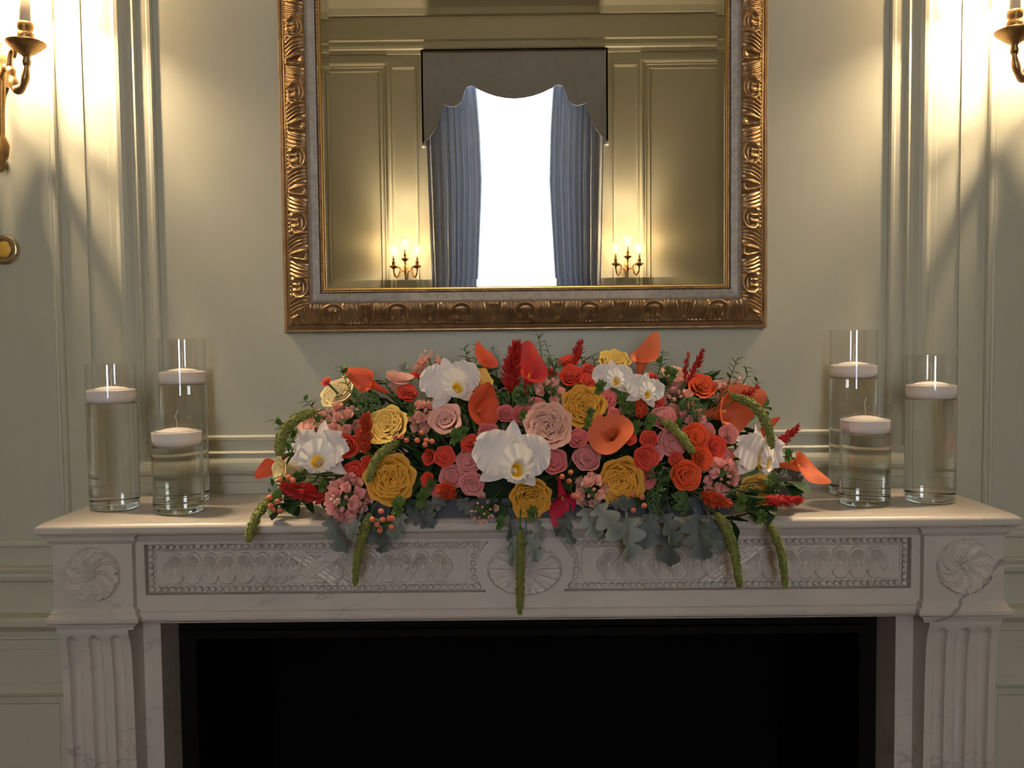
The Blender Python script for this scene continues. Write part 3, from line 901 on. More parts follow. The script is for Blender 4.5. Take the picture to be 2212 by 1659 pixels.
def carve(a, v_):
    """relief of scrolling acanthus, a along the rail in metres, v_ 0 at the outer edge .. 1 at the inner"""
    P = .1375
    u = (a / P + .5) % 1.0 - .5
    au = np.abs(u)
    y = 1 - v_                                # 0 at inner edge, 1 at outer
    h = np.zeros_like(u)
    # horseshoe shell
    q = np.hypot(u / .155, (y - .47) / .40)
    openm = 1 / (1 + np.exp((y - .80) * 22))
    h += 1.0 * ridge(q - 1, .20) * openm
    h += .75 * ridge(au - .035 - .02 * y, .022) * (q < .85) * (y > .35)
    h += .55 * ridge(y - .42, .09) * (au < .09)
    # little out-turned scrolls under the shell
    h += .9 * ridge(np.hypot(au - .135, (y - .83) * .45), .035)
    # leaf blades sweeping either side
    for k, (c0, c1) in enumerate(((.215, .10), (.275, .13), (.335, .16), (.39, .19))):
        cur = c0 + c1 * (y - .5) * (1 - .6 * y) - .05 * np.sin(PI * y)
        h += (.85 - .1 * k) * ridge(au - cur, .020) * (.35 + .65 * np.sin(PI * np.clip(y, 0, 1)) ** .5)
    # V-shaped calyx between the shells
    w = .5 - au
    h += .95 * ridge(w - (.075 * (1 - y) + .015), .024) * (y < .85)
    h += .8 * ridge(y - .12, .10) * (w < .085)
    h += .7 * ridge(np.hypot(w * 2.0, (y - .86)), .10)
    # pearl edge
    h = np.minimum(h, 1.25)
    edge = np.clip((v_ - .0) / .10, 0, 1) * np.clip((1 - v_) / .05, 0, 1)
    pearl = .55 * np.abs(np.sin(a * PI / .0085)) * ridge(v_ - .045, .04)
    return h * edge + pearl


D0, D1 = .015, .064
for k in range(4):
    Lr = (MHW if k % 2 == 0 else MH / 2)
    na, nd = (640 if k % 2 == 0 else 780), 34
    vs = []
    dd = np.linspace(D0, D1, nd)
    sa = np.linspace(-1, 1, na)
    SA, DD = np.meshgrid(sa, dd, indexing='ij')
    A = SA * (Lr - DD)
    VV = (DD - D0) / (D1 - D0)
    Hh = .029 + .020 * np.sin(VV * PI * .62) + .0085 * carve(A, VV)
    Hh[:, 0] = .028; Hh[:, -1] = .040
    pts = [rail_map(k, a, d, h) for a, d, h in zip(A.ravel(), DD.ravel(), Hh.ravel())]
    ob('carved_rail', mesh('carve', pts, grid_faces(na, nd)), 'antique gilt', mir)
v, f = in_sweep([(.063, .035), (.0635, .046), (.0665, .047), (.068, .044), (.070, .0425), (.0835, .0385), (.084, .036)])
ob('liner', mesh('liner', v, f, False), 'silvered liner', mir)
for k in range(4):                            # twisted rope
    Lr = (MHW if k % 2 == 0 else MH / 2); na, nd = 900, 9
    pts = []
    for sa in np.linspace(-1, 1, na):
        for j in range(nd):
            p = -1 + 2 * j / (nd - 1); d = .0877 + .0038 * p
            a = sa * (Lr - d)
            hh = .0345 + .0040 * math.sqrt(max(0, 1 - p * p)) * (.60 + .40 * abs(math.sin((a / .0075 + p * .5) * PI)))
            pts.append(rail_map(k, a, d, hh))
    ob('rope_bead', mesh('rope', pts, grid_faces(na, nd)), 'antique gilt', mir)
v, f = in_sweep([(.0912, .030), (.0915, .0365), (.0935, .0365), (.0955, .031), (.0957, .026)])
ob('gilt_fillet', mesh('fillet', v, f, False), 'bright gilt', mir)
# glass with a ground bevel
GI, BW = .0952, .0165
gh = .030
mg = MB()
x0, x1, z0, z1 = -MHW + GI + BW, MHW - GI - BW, GI + BW, MH - GI - BW
glass = ob('mirror_glass', mesh('glass', [mloc(x0, z0, gh), mloc(x1, z0, gh), mloc(x1, z1, gh), mloc(x0, z1, gh)], [(0, 1, 2, 3)], False), 'mirror silver', mir)
q0, q1, r0, r1 = x0 - BW, x1 + BW, z0 - BW, z1 + BW
be = gh - BW * math.tan(math.radians(1.3))
for A_, B_, C_, D_ in (((x0, z0), (x1, z0), (q1, r0), (q0, r0)), ((x1, z0), (x1, z1), (q1, r1), (q1, r0)), ((x1, z1), (x0, z1), (q0, r1), (q1, r1)), ((x0, z1), (x0, z0), (q0, r0), (q0, r1))):
    ob('bevel', mesh('bevel', [mloc(*A_, gh), mloc(*B_, gh), mloc(*C_, be), mloc(*D_, be)], [(3, 2, 1, 0)], False), 'mirror silver', glass)
ob('backing', MB().box(-MHW + .02, MHW - .02, -.025, -.002, .02, MH - .02).mesh('backing'), 'dark wood', mir)

# ------------------------------------------------------------------ sconces
SC = {}


def sconce_meshes():
    # fluted tapering backplate
    n = 48; v = []; prof = [(-.215, .004), (-.205, .012), (-.195, .009), (-.182, .017), (-.16, .020), (-.145, .015), (-.135, .011), (-.08, .013), (-.02, .017), (.0, .021), (.008, .016), (.02, .019), (.03, .023), (.035, .018), (.045, .010), (.06, .013), (.075, .006), (.085, .001)]
    for i in range(n):
        a = 2 * PI * i / n
        for z, r in prof:
            rr_ = r * (1 + (.10 * math.cos(10 * a) if -.14 < z < .01 else (.16 * math.cos(6 * a) if z < -.14 else 0)))
            v.append((rr_ * math.cos(a), -.026 + rr_ * .95 * math.sin(a), z))
    SC['plate'] = mesh('plate', v, grid_faces(n, len(prof), True))
    SC['mount'] = MB().box(-.012, .012, -.02, 0, -.05, .01).mesh('mount')
    for nm, pts in (('arm_l', [(-.012, -.03, -.035), (-.03, -.045, -.02), (-.05, -.06, -.028), (-.058, -.066, -.052), (-.07, -.075, -.075), (-.09, -.084, -.068), (-.101, -.089, -.035), (-.102, -.090, -.004)]),
                    ('arm_c', [(0, -.03, -.03), (0, -.055, -.045), (0, -.085, -.045), (0, -.105, -.02), (0, -.108, .02), (0, -.108, .055)])):
        c = bez(pts, 10); k = np.linspace(0, 1, len(c))
        rad = .0058 + .0035 * np.sin(k * PI) ** 2 + .0012 * np.cos(k * 40)
        tv, tf = tube(c, rad, 12)
        SC[nm] = mesh(nm, tv, tf)
    SC['arm_r'] = mesh('arm_r', [(-x, y, z) for x, y, z in (p.co for p in SC['arm_l'].vertices)], [tuple(p.vertices)[::-1] for p in SC['arm_l'].polygons])
    lv, lf = tube(bez([(-.045, -.057, -.03), (-.052, -.062, .0), (-.062, -.068, .01), (-.070, -.074, .002), (-.066, -.071, -.008)], 8), np.linspace(.007, .003, 33), 8)
    SC['leaf_l'] = mesh('leaf_l', lv, lf)
    SC['leaf_r'] = mesh('leaf_r', [(-x, y, z) for x, y, z in lv], [q[::-1] for q in lf])
    lv, lf = lathe([(.007, -.030), (.0085, -.022), (.006, -.014), (.010, -.009), (.018, -.004), (.030, .006), (.0375, .013), (.039, .017), (.036, .018), (.012, .010), (.010, .010)], 32)
    SC['pan'] = mesh('pan', lv, lf)
    lv, lf = lathe([(.010, .010), (.012, .016), (.016, .024), (.0165, .034), (.013, .038), (.0125, .041), (.0155, .044), (.0155, .056), (.0135, .058), (.0115, .054)], 28)
    SC['cup'] = mesh('cup', lv, lf)
    lv, lf = lathe([(.0105, .050), (.0105, .125), (.008, .128)], 16)
    SC['sleeve'] = mesh('sleeve', lv, lf)
    lv, lf = lathe([(.006, .126), (.0115, .138), (.0125, .150), (.009, .164), (.004, .175), (.0, .180)], 10)
    SC['bulb'] = mesh('bulb', lv, lf)
    nn = 30; v = []
    for i in range(nn):
        a = 2 * PI * i / nn
        for r_, z_ in ((.047, .112), (.0462, .113), (.028, .198), (.0288, .199), (.0478, .113)):
            v.append((r_ * math.cos(a), r_ * math.sin(a), z_))
    SC['shade'] = mesh('shade', [q for k, q in enumerate(v) if k % 5 in (1, 2)], grid_faces(nn, 2, True))
    rb = MB()
    for z_, r_ in ((.113, .0465), (.198, .0283)):
        tv, tf = tube([(r_ * math.cos(2 * PI * i / 24), r_ * math.sin(2 * PI * i / 24), z_) for i in range(25)], .0012, 5); rb.add(tv, tf)
    SC['ring'] = mesh('ring', rb.v, rb.f)


sconce_meshes()


def sconce(x, y, z, rz, label, bulb='bulb'):
    r = empty('wall_sconce', label, 'sconce', (x, y, z), 'three-arm wall sconces')
    r.rotation_euler = (0, 0, rz)
    ob('backplate', SC['plate'], 'aged brass', r, (0, 0, -.02)); ob('wall_mount', SC['mount'], 'aged brass', r)
    for nm, c in (('l', (-.102, -.090, 0.)), ('c', (0, -.108, .062)), ('r', (.102, -.090, 0.))):
        a = ob('arm', SC['arm_' + nm], 'aged brass', r)
        if nm != 'c': ob('leaf_scroll', SC['leaf_' + nm], 'aged brass', a)
        ob('drip_pan', SC['pan'], 'aged brass', a, c); ob('candle_cup', SC['cup'], 'aged brass', a, c)
        ob('candle_sleeve', SC['sleeve'], 'candle sleeve', a, c); ob(bulb, SC['bulb'], 'warm bulb', a, c)
        sh = ob('lamp_shade', SC['shade'], 'shade cloth', a, c)


sconce(-1.128, -.003, 2.095, 0, 'brass three-arm sconce on the mantel wall above the amber switch plate', 'bulb_offscreen')
sconce(1.120, -.003, 2.095, 0, 'brass three-arm sconce on the mantel wall to the right of the mirror', 'bulb_offscreen')
sconce(-.965, LY, 2.135, PI, 'brass three-arm sconce by the middle window reflected at the left of the mirror')
sconce(.965, LY, 2.135, PI, 'brass three-arm sconce by the middle window reflected at the right of the mirror')

for s, lab in ((-1, 'round brass switch plate with amber button below the left sconce'), (1, 'round brass switch plate below the right sconce')):
    r = empty('switch_plate', lab, 'switch', (s * 1.139, -.003, 1.696), 'round switch plates')
    lv, lf = lathe([(.033, 0), (.033, .004), (.030, .008), (.024, .009), (.020, .006), (.0, .006)], 48)
    ob('rim', mesh('rim', [(a, -c, b) for a, b, c in lv], [q[::-1] for q in lf]), 'polished brass', r)
    sv = []; 
    for k in range(6):
        for rr_, da, h in ((.0235, 0, .009), (.0195, PI / 6, .011)):
            a = k * PI / 3 + da; sv.append((rr_ * math.cos(a), -h, rr_ * math.sin(a)))
    sv2 = [(x * .92, y, z * .92) for x, y, z in sv]
    ob('star_ring', mesh('star', sv + sv2, [(i, (i + 1) % 12, 12 + (i + 1) % 12, 12 + i) for i in range(12)], False), 'aged brass', r)
    lv, lf = lathe([(.0185, .005), (.0180, .0085), (.014, .0105), (0, .011)], 36)
    ob('button', mesh('button', [(a, -c, b) for a, b, c in lv], [q[::-1] for q in lf]), 'amber button', r)

# ------------------------------------------------------------------ vases with floating candles
VR = .0485


def vase(x, y, H, wl, th, lab, clab, wick_bend):
    r = empty('cylinder_vase', lab, 'vase', (x, y, S), 'glass cylinder vases on the mantel')
    R_ = VR; w = .0022
    lv, lf = lathe([(R_ - .001, .0), (R_, .001), (R_, .002), (R_, H - .002), (R_, H - .001), (R_ - .0006, H), (R_ - w + .0004, H), (R_ - w, H - .001), (R_ - w, H - .002), (R_ - w, wl + .0005)], 64, False)
    ob('glass_wall', mesh('wall', lv, lf), 'clear glass', r)
    lv, lf = lathe([(0, .0006), (R_ - .003, .0006), (R_ - .0022, .0016), (R_ - .0026, .010), (R_ - .004, .0115), (.02, .010), (0, .0095)], 64)
    ob('glass_base', mesh('base', lv, lf), 'thick glass', r)
    wr = R_ - .0004
    lv, lf = lathe([(0, .0122), (wr - .003, .0122), (wr - .0015, .0122), (wr, .0145), (wr, .0152), (wr, wl - th - .0016), (wr, wl - th - .0008), (wr - .0008, wl - th), (wr - .0016, wl - th), (0, wl - th)], 64)
    ob('water', mesh('water', lv, lf), 'water', r)
    mv = []; mr = R_ - w - .0010
    for i in range(64):
        a_ = 2 * PI * i / 64
        for k in range(8):
            b2 = 2 * PI * k / 8; q = mr + .0010 * math.cos(b2)
            mv.append((q * math.cos(a_), q * math.sin(a_), wl + .0022 + .0010 * math.sin(b2)))
    mf = [(i * 8 + k, ((i + 1) % 64) * 8 + k, ((i + 1) % 64) * 8 + (k + 1) % 8, i * 8 + (k + 1) % 8) for i in range(64) for k in range(8)]
    ob('water_meniscus', mesh('meniscus', mv, mf), 'water', r)
    c = empty('floating_candle', clab, 'candle', (x, y, S + wl - th), 'floating candles in vases')
    cr = R_ - .0014
    lv, lf = lathe([(0, .0003), (cr - .010, .0003), (cr - .004, .0025), (cr - .001, .008), (cr, .012), (cr, .014), (cr, th - .002), (cr, th - .001), (cr - .003, th + .0002), (cr - .012, th + .0012), (cr - .024, th + .0050), (cr - .036, th + .0068), (0, th + .0075)], 56)
    ob('wax_body', mesh('wax', lv, lf), 'candle wax', c)
    b = wick_bend
    pts = bez([(0, 0, th + .008), (b * .3, 0, th + .018), (-b * .4, 0, th + .030), (b, 0, th + .043)], 8)
    tv, tf = tube(pts, .0008, 6)
    ob('wick', mesh('wick', tv, tf), 'wick', c)


for a in ((-.845, -.152, .296, .243, .027, 'tall clear glass cylinder vase at the left end of the mantel shelf', 'white floating candle in the tall end vase on the left', .003),
          (-.696, -.197, .196, .161, .029, 'short clear glass cylinder vase left of the flowers', 'white floating candle in the short vase left of the flowers', .004),
          (-.727, -.078, .346, .276, .027, 'tallest clear glass cylinder vase behind the short vase left of the flowers', 'white floating candle in the tallest vase left of the flowers', -.002),
          (.698, -.078, .350, .275, .027, 'tallest clear glass cylinder vase behind the short vase right of the flowers', 'white floating candle in the tallest vase right of the flowers', .002),
          (.679, -.187, .200, .170, .028, 'short clear glass cylinder vase right of the flowers', 'white floating candle in the short vase right of the flowers', .002),
          (.822, -.162, .297, .236, .028, 'tall clear glass cylinder vase at the right end of the mantel shelf', 'white floating candle in the tall end vase on the right', -.002)):
    vase(*a)
#FLOWERS
# ------------------------------------------------------------------ flower arrangement
EC = np.array([.03, -.168, S + .015]); ER = np.array([.555, .158, .290])


def ray(u, v):
    d = MC @ np.array([(u - IW / 2) / FPX, 1, -(v - IH / 2) / FPX])
    return d


def at(u, v, y):
    d = ray(u, v); return CAM + d * ((y - CAM[1]) / d[1])


def mound(u, v, sc=1.0, out=0.):
    """a point on the mound of flowers; out lifts it off the mound"""
    d = ray(u, v); o = (CAM - EC) / (ER * sc); e = d / (ER * sc)
    a = e @ e; b = o @ e; c = o @ o - 1
    D = b * b - a * c
    if D > 0:
        P = CAM + d * ((-b - math.sqrt(D)) / a)
        if P[1] > EC[1]: P = at(u, v, EC[1])
    else:
        P = at(u, v, EC[1] - .02)
    n = (P - EC) / (ER ** 2); n /= np.linalg.norm(n)
    if P[2] < S + .03:                       # what hangs low hangs in front of the shelf edge
        P = at(u, v, min(P[1], SHELF_Y - .022)); n = np.array([0, -.9, .2])
    P = P + out * (CAM - P) / np.linalg.norm(CAM - P)
    return P, n


def scr(x, y, z):
    """direction from screen-right, screen-up and towards-the-viewer amounts"""
    w = MC[:, 0] * x + MC[:, 2] * y - MC[:, 1] * z
    return w / np.linalg.norm(w)


def basis(z, x=None):
    z = np.array(z, float); z /= np.linalg.norm(z)
    if x is None: x = np.array([0, 0, 1.]) if abs(z[2]) < .9 else np.array([1., 0, 0])
    x = np.array(x, float); x = x - z * (x @ z); x /= np.linalg.norm(x)
    y = np.cross(z, x)
    return Matrix(((x[0], y[0], z[0]), (x[1], y[1], z[1]), (x[2], y[2], z[2]))).to_quaternion()


def px2m(P, px): return px * ((P - CAM) @ MC[:, 1]) / FPX


def stem_for(root, base_off, rad=.0022, col='stem green', core=None):
    """stem from the flower's base back into the foam"""
    loc = np.array(root.location); M = np.array(root.rotation_quaternion.to_matrix())
    p0 = np.array([0, 0, base_off])
    if core is None: core = np.array([EC[0] + (loc[0] - EC[0]) * .5, np.clip(loc[1], -.225, -.13), S + .055])
    p2 = M.T @ (core - loc)
    p1 = p0 * .5 + p2 * .5 + np.array([0, 0, -.15]) * np.linalg.norm(p2 - p0)
    tv, tf = tube(bez([p0 + np.array([0, 0, .002]), p1, p2], 5), rad, 6)
    o = ob('stem', mesh('stem', tv, tf, True, np.full(len(tv), .5)), col, root)
    return o


# ---- roses
def rose_petal(rq, hz, roll=.10, width=1., ruf=.03, seed=0, nu=11, nv=12, turn=2.1, lean=.85):
    """a petal that climbs to radius rq and height hz and rolls outward at its rim"""
    r = np.random.RandomState(seed); p0 = r.rand(3) * 6
    v = []; t_ = []
    for i in range(nu):
        s_ = -1 + 2 * i / (nu - 1)
        for j in range(nv):
            t = j / (nv - 1)
            T = t * (1 - .22 * abs(s_) ** 3)
            ang = s_ * width * (.35 + .65 * math.sin(PI / 2 * min(1, T * 1.3)))
            rs = rq * (1 + .10 * s_) + .05 * (1 - s_ * s_) * rq
            if T < .66:
                k = T / .66
                rad = .04 + (rs - .04) * (lean * k ** .55 + (1 - lean) * k ** 2); z = -.42 + (hz + .42) * k ** 1.1
            else:
                th = (T - .66) / .34 * turn
                rad = rs + roll * (1 - math.cos(th)); z = hz + roll * math.sin(th)
            w = ruf * (math.sin(s_ * 4 + p0[0]) + .6 * math.sin(s_ * 9 + p0[1])) * T ** 2
            v.append(((rad + w) * math.cos(ang), (rad + w) * math.sin(ang), z + w * .8))
            t_.append(T)
    return v, grid_faces(nu, nv), t_


def turned(v, a, sc=1.):
    v = np.array(v); c, s_ = math.cos(a), math.sin(a)
    return np.stack([v[:, 0] * c - v[:, 1] * s_, v[:, 0] * s_ + v[:, 1] * c, v[:, 2] * sc], 1)


ROSE = {}


def rose_kind(name, inner, outer, n_var=2):
    """inner: (count, q, height, width); outer the same with curl; unit radius about 1"""
    hearts = []
    for k in range(n_var):
        b = MB(); r = np.random.RandomState(k + len(name))
        for li, (n, q, hz, wd) in enumerate(inner):
            off = r.rand() * 6
            for i in range(n):
                v, f, t = rose_petal(q * (1 + .05 * r.randn()), hz + .02 * r.randn(), .05 + .045 * q, wd, RUF[name], r.randint(999), 11, 11)
                b.add(turned(v, off + 2 * PI * i / n + .2 * r.randn()), f, t)
        hearts.append(mesh('heart', b.v, b.f, True, b.t))
    outs = []
    for li, (n, q, hz, wd, curl, ruf) in enumerate(outer):
        ms = []
        for k in range(2):
            v, f, t = rose_petal(q, hz, curl, wd, ruf, 40 * li + k, 13, 13, 1.9)
            ms.append(mesh('petal', v, f, True, t))
        outs.append((n, ms))
    lv, lf = lathe([(0, -.62), (.10, -.60), (.17, -.50), (.20, -.40), (.10, -.34)], 10)
    cal = MB().add(lv, lf)
    for i in range(5):
        a = 2 * PI * i / 5; 
        cal.add(turned([(.17, -.06, -.45), (.17, .06, -.45), (.42, .03, -.40), (.55, 0, -.44), (.42, -.03, -.40)], a), [(0, 1, 2, 4), (2, 3, 4)])
    ROSE[name] = (hearts, outs, mesh('calyx', cal.v, cal.f, True, [.5] * len(cal.v)))


RUF = {'spray': .012, 'garden': .035, 'cup': .02}
rose_kind('spray', [(2, .04, .56, 2.8), (3, .12, .56, 1.7), (3, .21, .54, 1.6), (4, .31, .51, 1.3), (5, .42, .46, 1.05), (5, .53, .39, 1.0)],
          [(5, .65, .29, .98, .13, .02), (5, .78, .14, .98, .19, .035)], 3)
rose_kind('garden', [(4, .05, .30, 1.2), (5, .12, .31, 1.0), (7, .20, .33, .85), (8, .28, .34, .75), (9, .37, .35, .66), (10, .46, .36, .60), (10, .56, .37, .56)],
          [(8, .67, .36, .72, .11, .045), (7, .80, .26, .80, .20, .05)], 3)
rose_kind('cup', [(3, .08, .80, 1.8), (4, .18, .84, 1.5), (5, .29, .86, 1.1), (5, .40, .86, 1.0)],
          [(5, .52, .84, 1.05, .12, .03), (5, .64, .70, 1.0, .26, .04)], 2)


def rose(kind, u, v, d, colour, label, cat, group, ax=None, out=0., name='rose', up=.35):
    P, n = mound(u, v, out=out)
    R_ = px2m(P, d) / 2
    axis = scr(*ax) if ax else n * .55 + (CAM - P) / np.linalg.norm(CAM - P) * .75 + np.array([0, 0, up])
    axis = axis / np.linalg.norm(axis)
    P = P - axis * R_ * .2
    root = empty(name, label, cat, P, group, basis(axis, [random.uniform(-1, 1), random.uniform(-1, 1), random.uniform(-1, 1)]))
    hearts, outs, cal = ROSE[kind]
    R1 = R_ / 1.04
    ob('bloom_heart', random.choice(hearts), colour, root, scale=R1)
    for li, (cnt, ms) in enumerate(outs):
        off = random.random() * 6
        for i in range(cnt):
            o = ob('petal', random.choice(ms), colour, root, scale=R1 * random.uniform(.95, 1.06))
            o.rotation_euler = (random.uniform(-.05, .05), random.uniform(-.07, .07), off + 2 * PI * i / cnt + random.uniform(-.1, .1))
    st = stem_for(root, -.6 * R1)
    ob('calyx', cal, 'stem green', st, scale=R1)
    return root


# ---- flat petals for orchids, leaves and florets
def sheet(L, W, prof, bend=0., fold=0., ruf=0., rk=4, nu=13, nv=15, seed=0, lob=None):
    """petal along +x facing +z"""
    r = np.random.RandomState(seed); ph = r.rand(3) * 6
    v = []; t_ = []
    for i in range(nv):
        t = i / (nv - 1)
        w = W * prof(t)
        for j in range(nu):
            s_ = -1 + 2 * j / (nu - 1)
            x = L * t; y = s_ * w
            z = bend * L * t * t + fold * abs(s_) * w + ruf * L * abs(s_) ** 2.2 * math.sin(rk * 2 * PI * t + ph[0] + (1.3 if s_ > 0 else 0)) * (.25 + t)
            if i == nv - 1: z += ruf * .5 * L * math.sin(6 * s_ + ph[1])
            v.append((x + .06 * L * abs(s_) * (lob or 0), y, z)); t_.append(t)
    return v, grid_faces(nv, nu), t_


def egg(t): return math.sin(PI * min(1, t ** .75)) ** .75 * .96 + .05 * (1 - t)


def broad(t): return (math.sin(PI * min(1, .06 + .94 * t ** .9) * .995) + 1e-6) ** .42


ORC = {}
v, f, t = sheet(1, .27, egg, -.16, .15, .03, 2, seed=1); ORC['sepal'] = mesh('sepal', v, f, True, t)
v, f, t = sheet(1.05, .60, broad, -.10, .10, .12, 4, 21, 25, seed=4); ORC['petal'] = mesh('petal', v, f, True, t)
v, f, t = sheet(1.05, .56, broad, -.12, .12, .12, 4, 21, 25, seed=9); ORC['petal2'] = mesh('petal', v, f, True, t)
vv = []; tt = []; na, nb = 72, 18
for i in range(na):
    a = 2 * PI * i / na
    for j in range(nb):
        t = j / (nb - 1)
        rad = .13 + .10 * t + .37 * max(0, t - .35) ** 1.5 * 2.0
        low = max(0, -math.sin(a))
        rad *= (1 + .45 * low * t) * (1 - .42 * max(0, math.sin(a)) ** .7 * t)
        z = .46 * min(1, t * 1.5) - .32 * max(0, t - .6) + .05 * math.sin(13 * a) * max(0, t - .55) * 2 + .035 * math.sin(23 * a + 1) * max(0, t - .7) * 2
        rad += .05 * math.sin(17 * a) * max(0, t - .75)
        vv.append((rad * math.cos(a), rad * math.sin(a), z)); tt.append(t)
ORC['lip'] = mesh('lip', vv, grid_faces(na, nb, True), True, tt)
lv, lf = lathe([(0, .0), (.04, .02), (.042, .12), (.03, .2), (0, .22)], 10)
ORC['column'] = mesh('column', lv, lf, True, [.5] * len(lv))


def orchid(u, v, d, label, ax, upd, out=.02, lipoff=(.0, -.25)):
    P, n = mound(u, v, out=out)
    R_ = px2m(P, d) / 2
    q = basis(scr(*ax), scr(*upd))            # local x points to the top sepal
    root = empty('cattleya_orchid', label, 'orchid', P, 'white orchids in the arrangement', q)

    def put(nm, me, ang, z, sc, tilt=0.):
        o = ob(nm, me, 'orchid white', root, (0, 0, z * R_), scale=R_ * sc)
        o.rotation_euler = (0, -tilt, ang); return o
    put('sepal', ORC['sepal'], 0, -.04, 1.0); put('sepal', ORC['sepal'], 2.25, -.04, .92, -.1); put('sepal', ORC['sepal'], -2.25, -.04, .92, -.1)
    put('petal', ORC['petal'], 1.18, .03, .95, .12); put('petal', ORC['petal2'], -1.18, .03, .95, .12)
    lp = ob('lip', ORC['lip'], 'orchid lip', root, (lipoff[1] * R_, lipoff[0] * R_, .05 * R_), scale=R_ * .78)
    lp.rotation_euler = (0, -.45, PI / 2)
    ob('column', ORC['column'], 'cream yellow', lp, (0, .03, -.04))
    stem_for(root, -.02, .0026)
    return root


# ---- calla lilies
def calla_mesh(seed=0, wide=1., tipk=1., spread=1.):
    na, nb = 60, 24; v = []; t_ = []
    for i in range(na):
        a = -PI * 1.12 + 2 * PI * 1.12 * i / (na - 1)
        c = (1 + math.cos(max(-PI, min(PI, a)))) / 2
        wrap = 1 - .16 * (a / PI)             # one edge lies over the other
        zr = .56 + .26 * c ** 1.2 + .22 * tipk * c ** 9
        rr = wide * (.150 + .06 * c) * wrap
        for j in range(nb):
            t = j / (nb - 1)
            rad = .040 + (rr - .040) * (t ** 1.7) * (1 + .10 * math.sin(2 * a + seed) * t)
            z = zr * t
            if t > .72:
                k = (t - .72) / .28
                rad += spread * wide * .11 * k ** 1.8 * (1 - .5 * c ** 8) + .05 * tipk * k * k * c ** 10
                z -= .08 * k ** 2 * (1 - c ** 4)
            v.append((rad * math.cos(a), rad * math.sin(a), z + .012 * math.sin(3 * a + seed) * t)); t_.append(t)
    return mesh('spathe', v, grid_faces(na, nb), True, t_)


CALLA = [calla_mesh(0, 1.15), calla_mesh(1.4, 1.6, .9, 1.15), calla_mesh(2.5, .95, 1.3)]
lv, lf = lathe([(.02, .08), (.032, .2), (.032, .5), (.02, .58), (0, .6)], 10)
SPADIX = mesh('spadix', lv, lf, True, [.5] * len(lv))


def calla(u, v, L, colour, label, ax, tip, k=0, out=.02):
    """u, v: middle of the spathe; L: its length in pixels"""
    P, n = mound(u, v, out=out)
    Lm = px2m(P, L)
    a = scr(*ax)
    root = empty('calla_lily', label, 'calla lily', P - a * Lm * .5, 'calla lilies in the arrangement', basis(a, scr(*tip)))
    ob('spathe', CALLA[k], colour, root, scale=Lm); ob('spadix', SPADIX, 'spadix', root, scale=Lm * .85)
    stem_for(root, .02 * Lm, .0042)
    return root


# ---- stock: spikes of ruffled florets with buds at the tip
fb_ = MB()
for i in range(9):
    a = i * 2.4; v, f, t = sheet(.9, .42, broad, .25 + .05 * (i % 3), .2, .10, 2, 7, 7, seed=i)
    v = np.array(v); el = .15 + .10 * i
    c, s_ = math.cos(el), math.sin(el)
    v = np.stack([v[:, 0] * c - v[:, 2] * s_, v[:, 1], v[:, 0] * s_ + v[:, 2] * c], 1)
    fb_.add(turned(v, a), f, t)
FLORET = mesh('floret', fb_.v, fb_.f, True, fb_.t)
lv, lf = lathe([(.0, -.5), (.28, -.3), (.34, .0), (.22, .45), (0, .7)], 8)
BUD = mesh('bud', lv, lf, True, [(.2 if p[2] < -.2 else .9) for p in lv])
v, f, t = sheet(1, .28, egg, -.18, .25, .02, 2, 5, 8, seed=2)
LEAF = mesh('leaf', v, f, True, t)
v, f, t = sheet(1, .36, egg, -.25, .22, .03, 2, 5, 8, seed=5)
LEAF2 = mesh('leaf', v, f, True, t)


def stock(u, v, size, n, colour, label, ax=(0, .4, .9), frac_bud=.3, spread=1., out=.015):
    P, nn = mound(u, v, out=out)
    R_ = px2m(P, size) / 2
    a = scr(*ax)
    root = empty('stock_spike', label, 'stock flower', P - a * R_ * .6, 'pale stock spikes in the arrangement', basis(a))
    fl_ = R_ / math.sqrt(n) * 1.75
    for i in range(n):
        t = (i + .5) / n
        th = i * 2.4; zz = R_ * (-.35 + 1.35 * t); rad = R_ * spread * .70 * math.sqrt(max(.02, 1 - t ** 1.7))
        pos = (rad * math.cos(th), rad * math.sin(th), zz)
        dr = Vector((math.cos(th) * (1 - t * .6), math.sin(th) * (1 - t * .6), .35 + .9 * t)).to_track_quat('Z', 'Y')
        if t > 1 - frac_bud:
            ob('bud', BUD, colour, root, pos, dr, fl_ * random.uniform(.55, .8))
        else:
            ob('floret', FLORET, colour, root, pos, dr, fl_ * random.uniform(.85, 1.1))
    for i in range(3):
        th = random.random() * 6
        dr = Vector((math.cos(th), math.sin(th), .4)).to_track_quat('X', 'Z')
        ob('leaf', LEAF, 'leaf green', root, (0, 0, R_ * random.uniform(-.3, .2)), dr, R_ * .6)
    stem_for(root, R_ * .5, .0022)


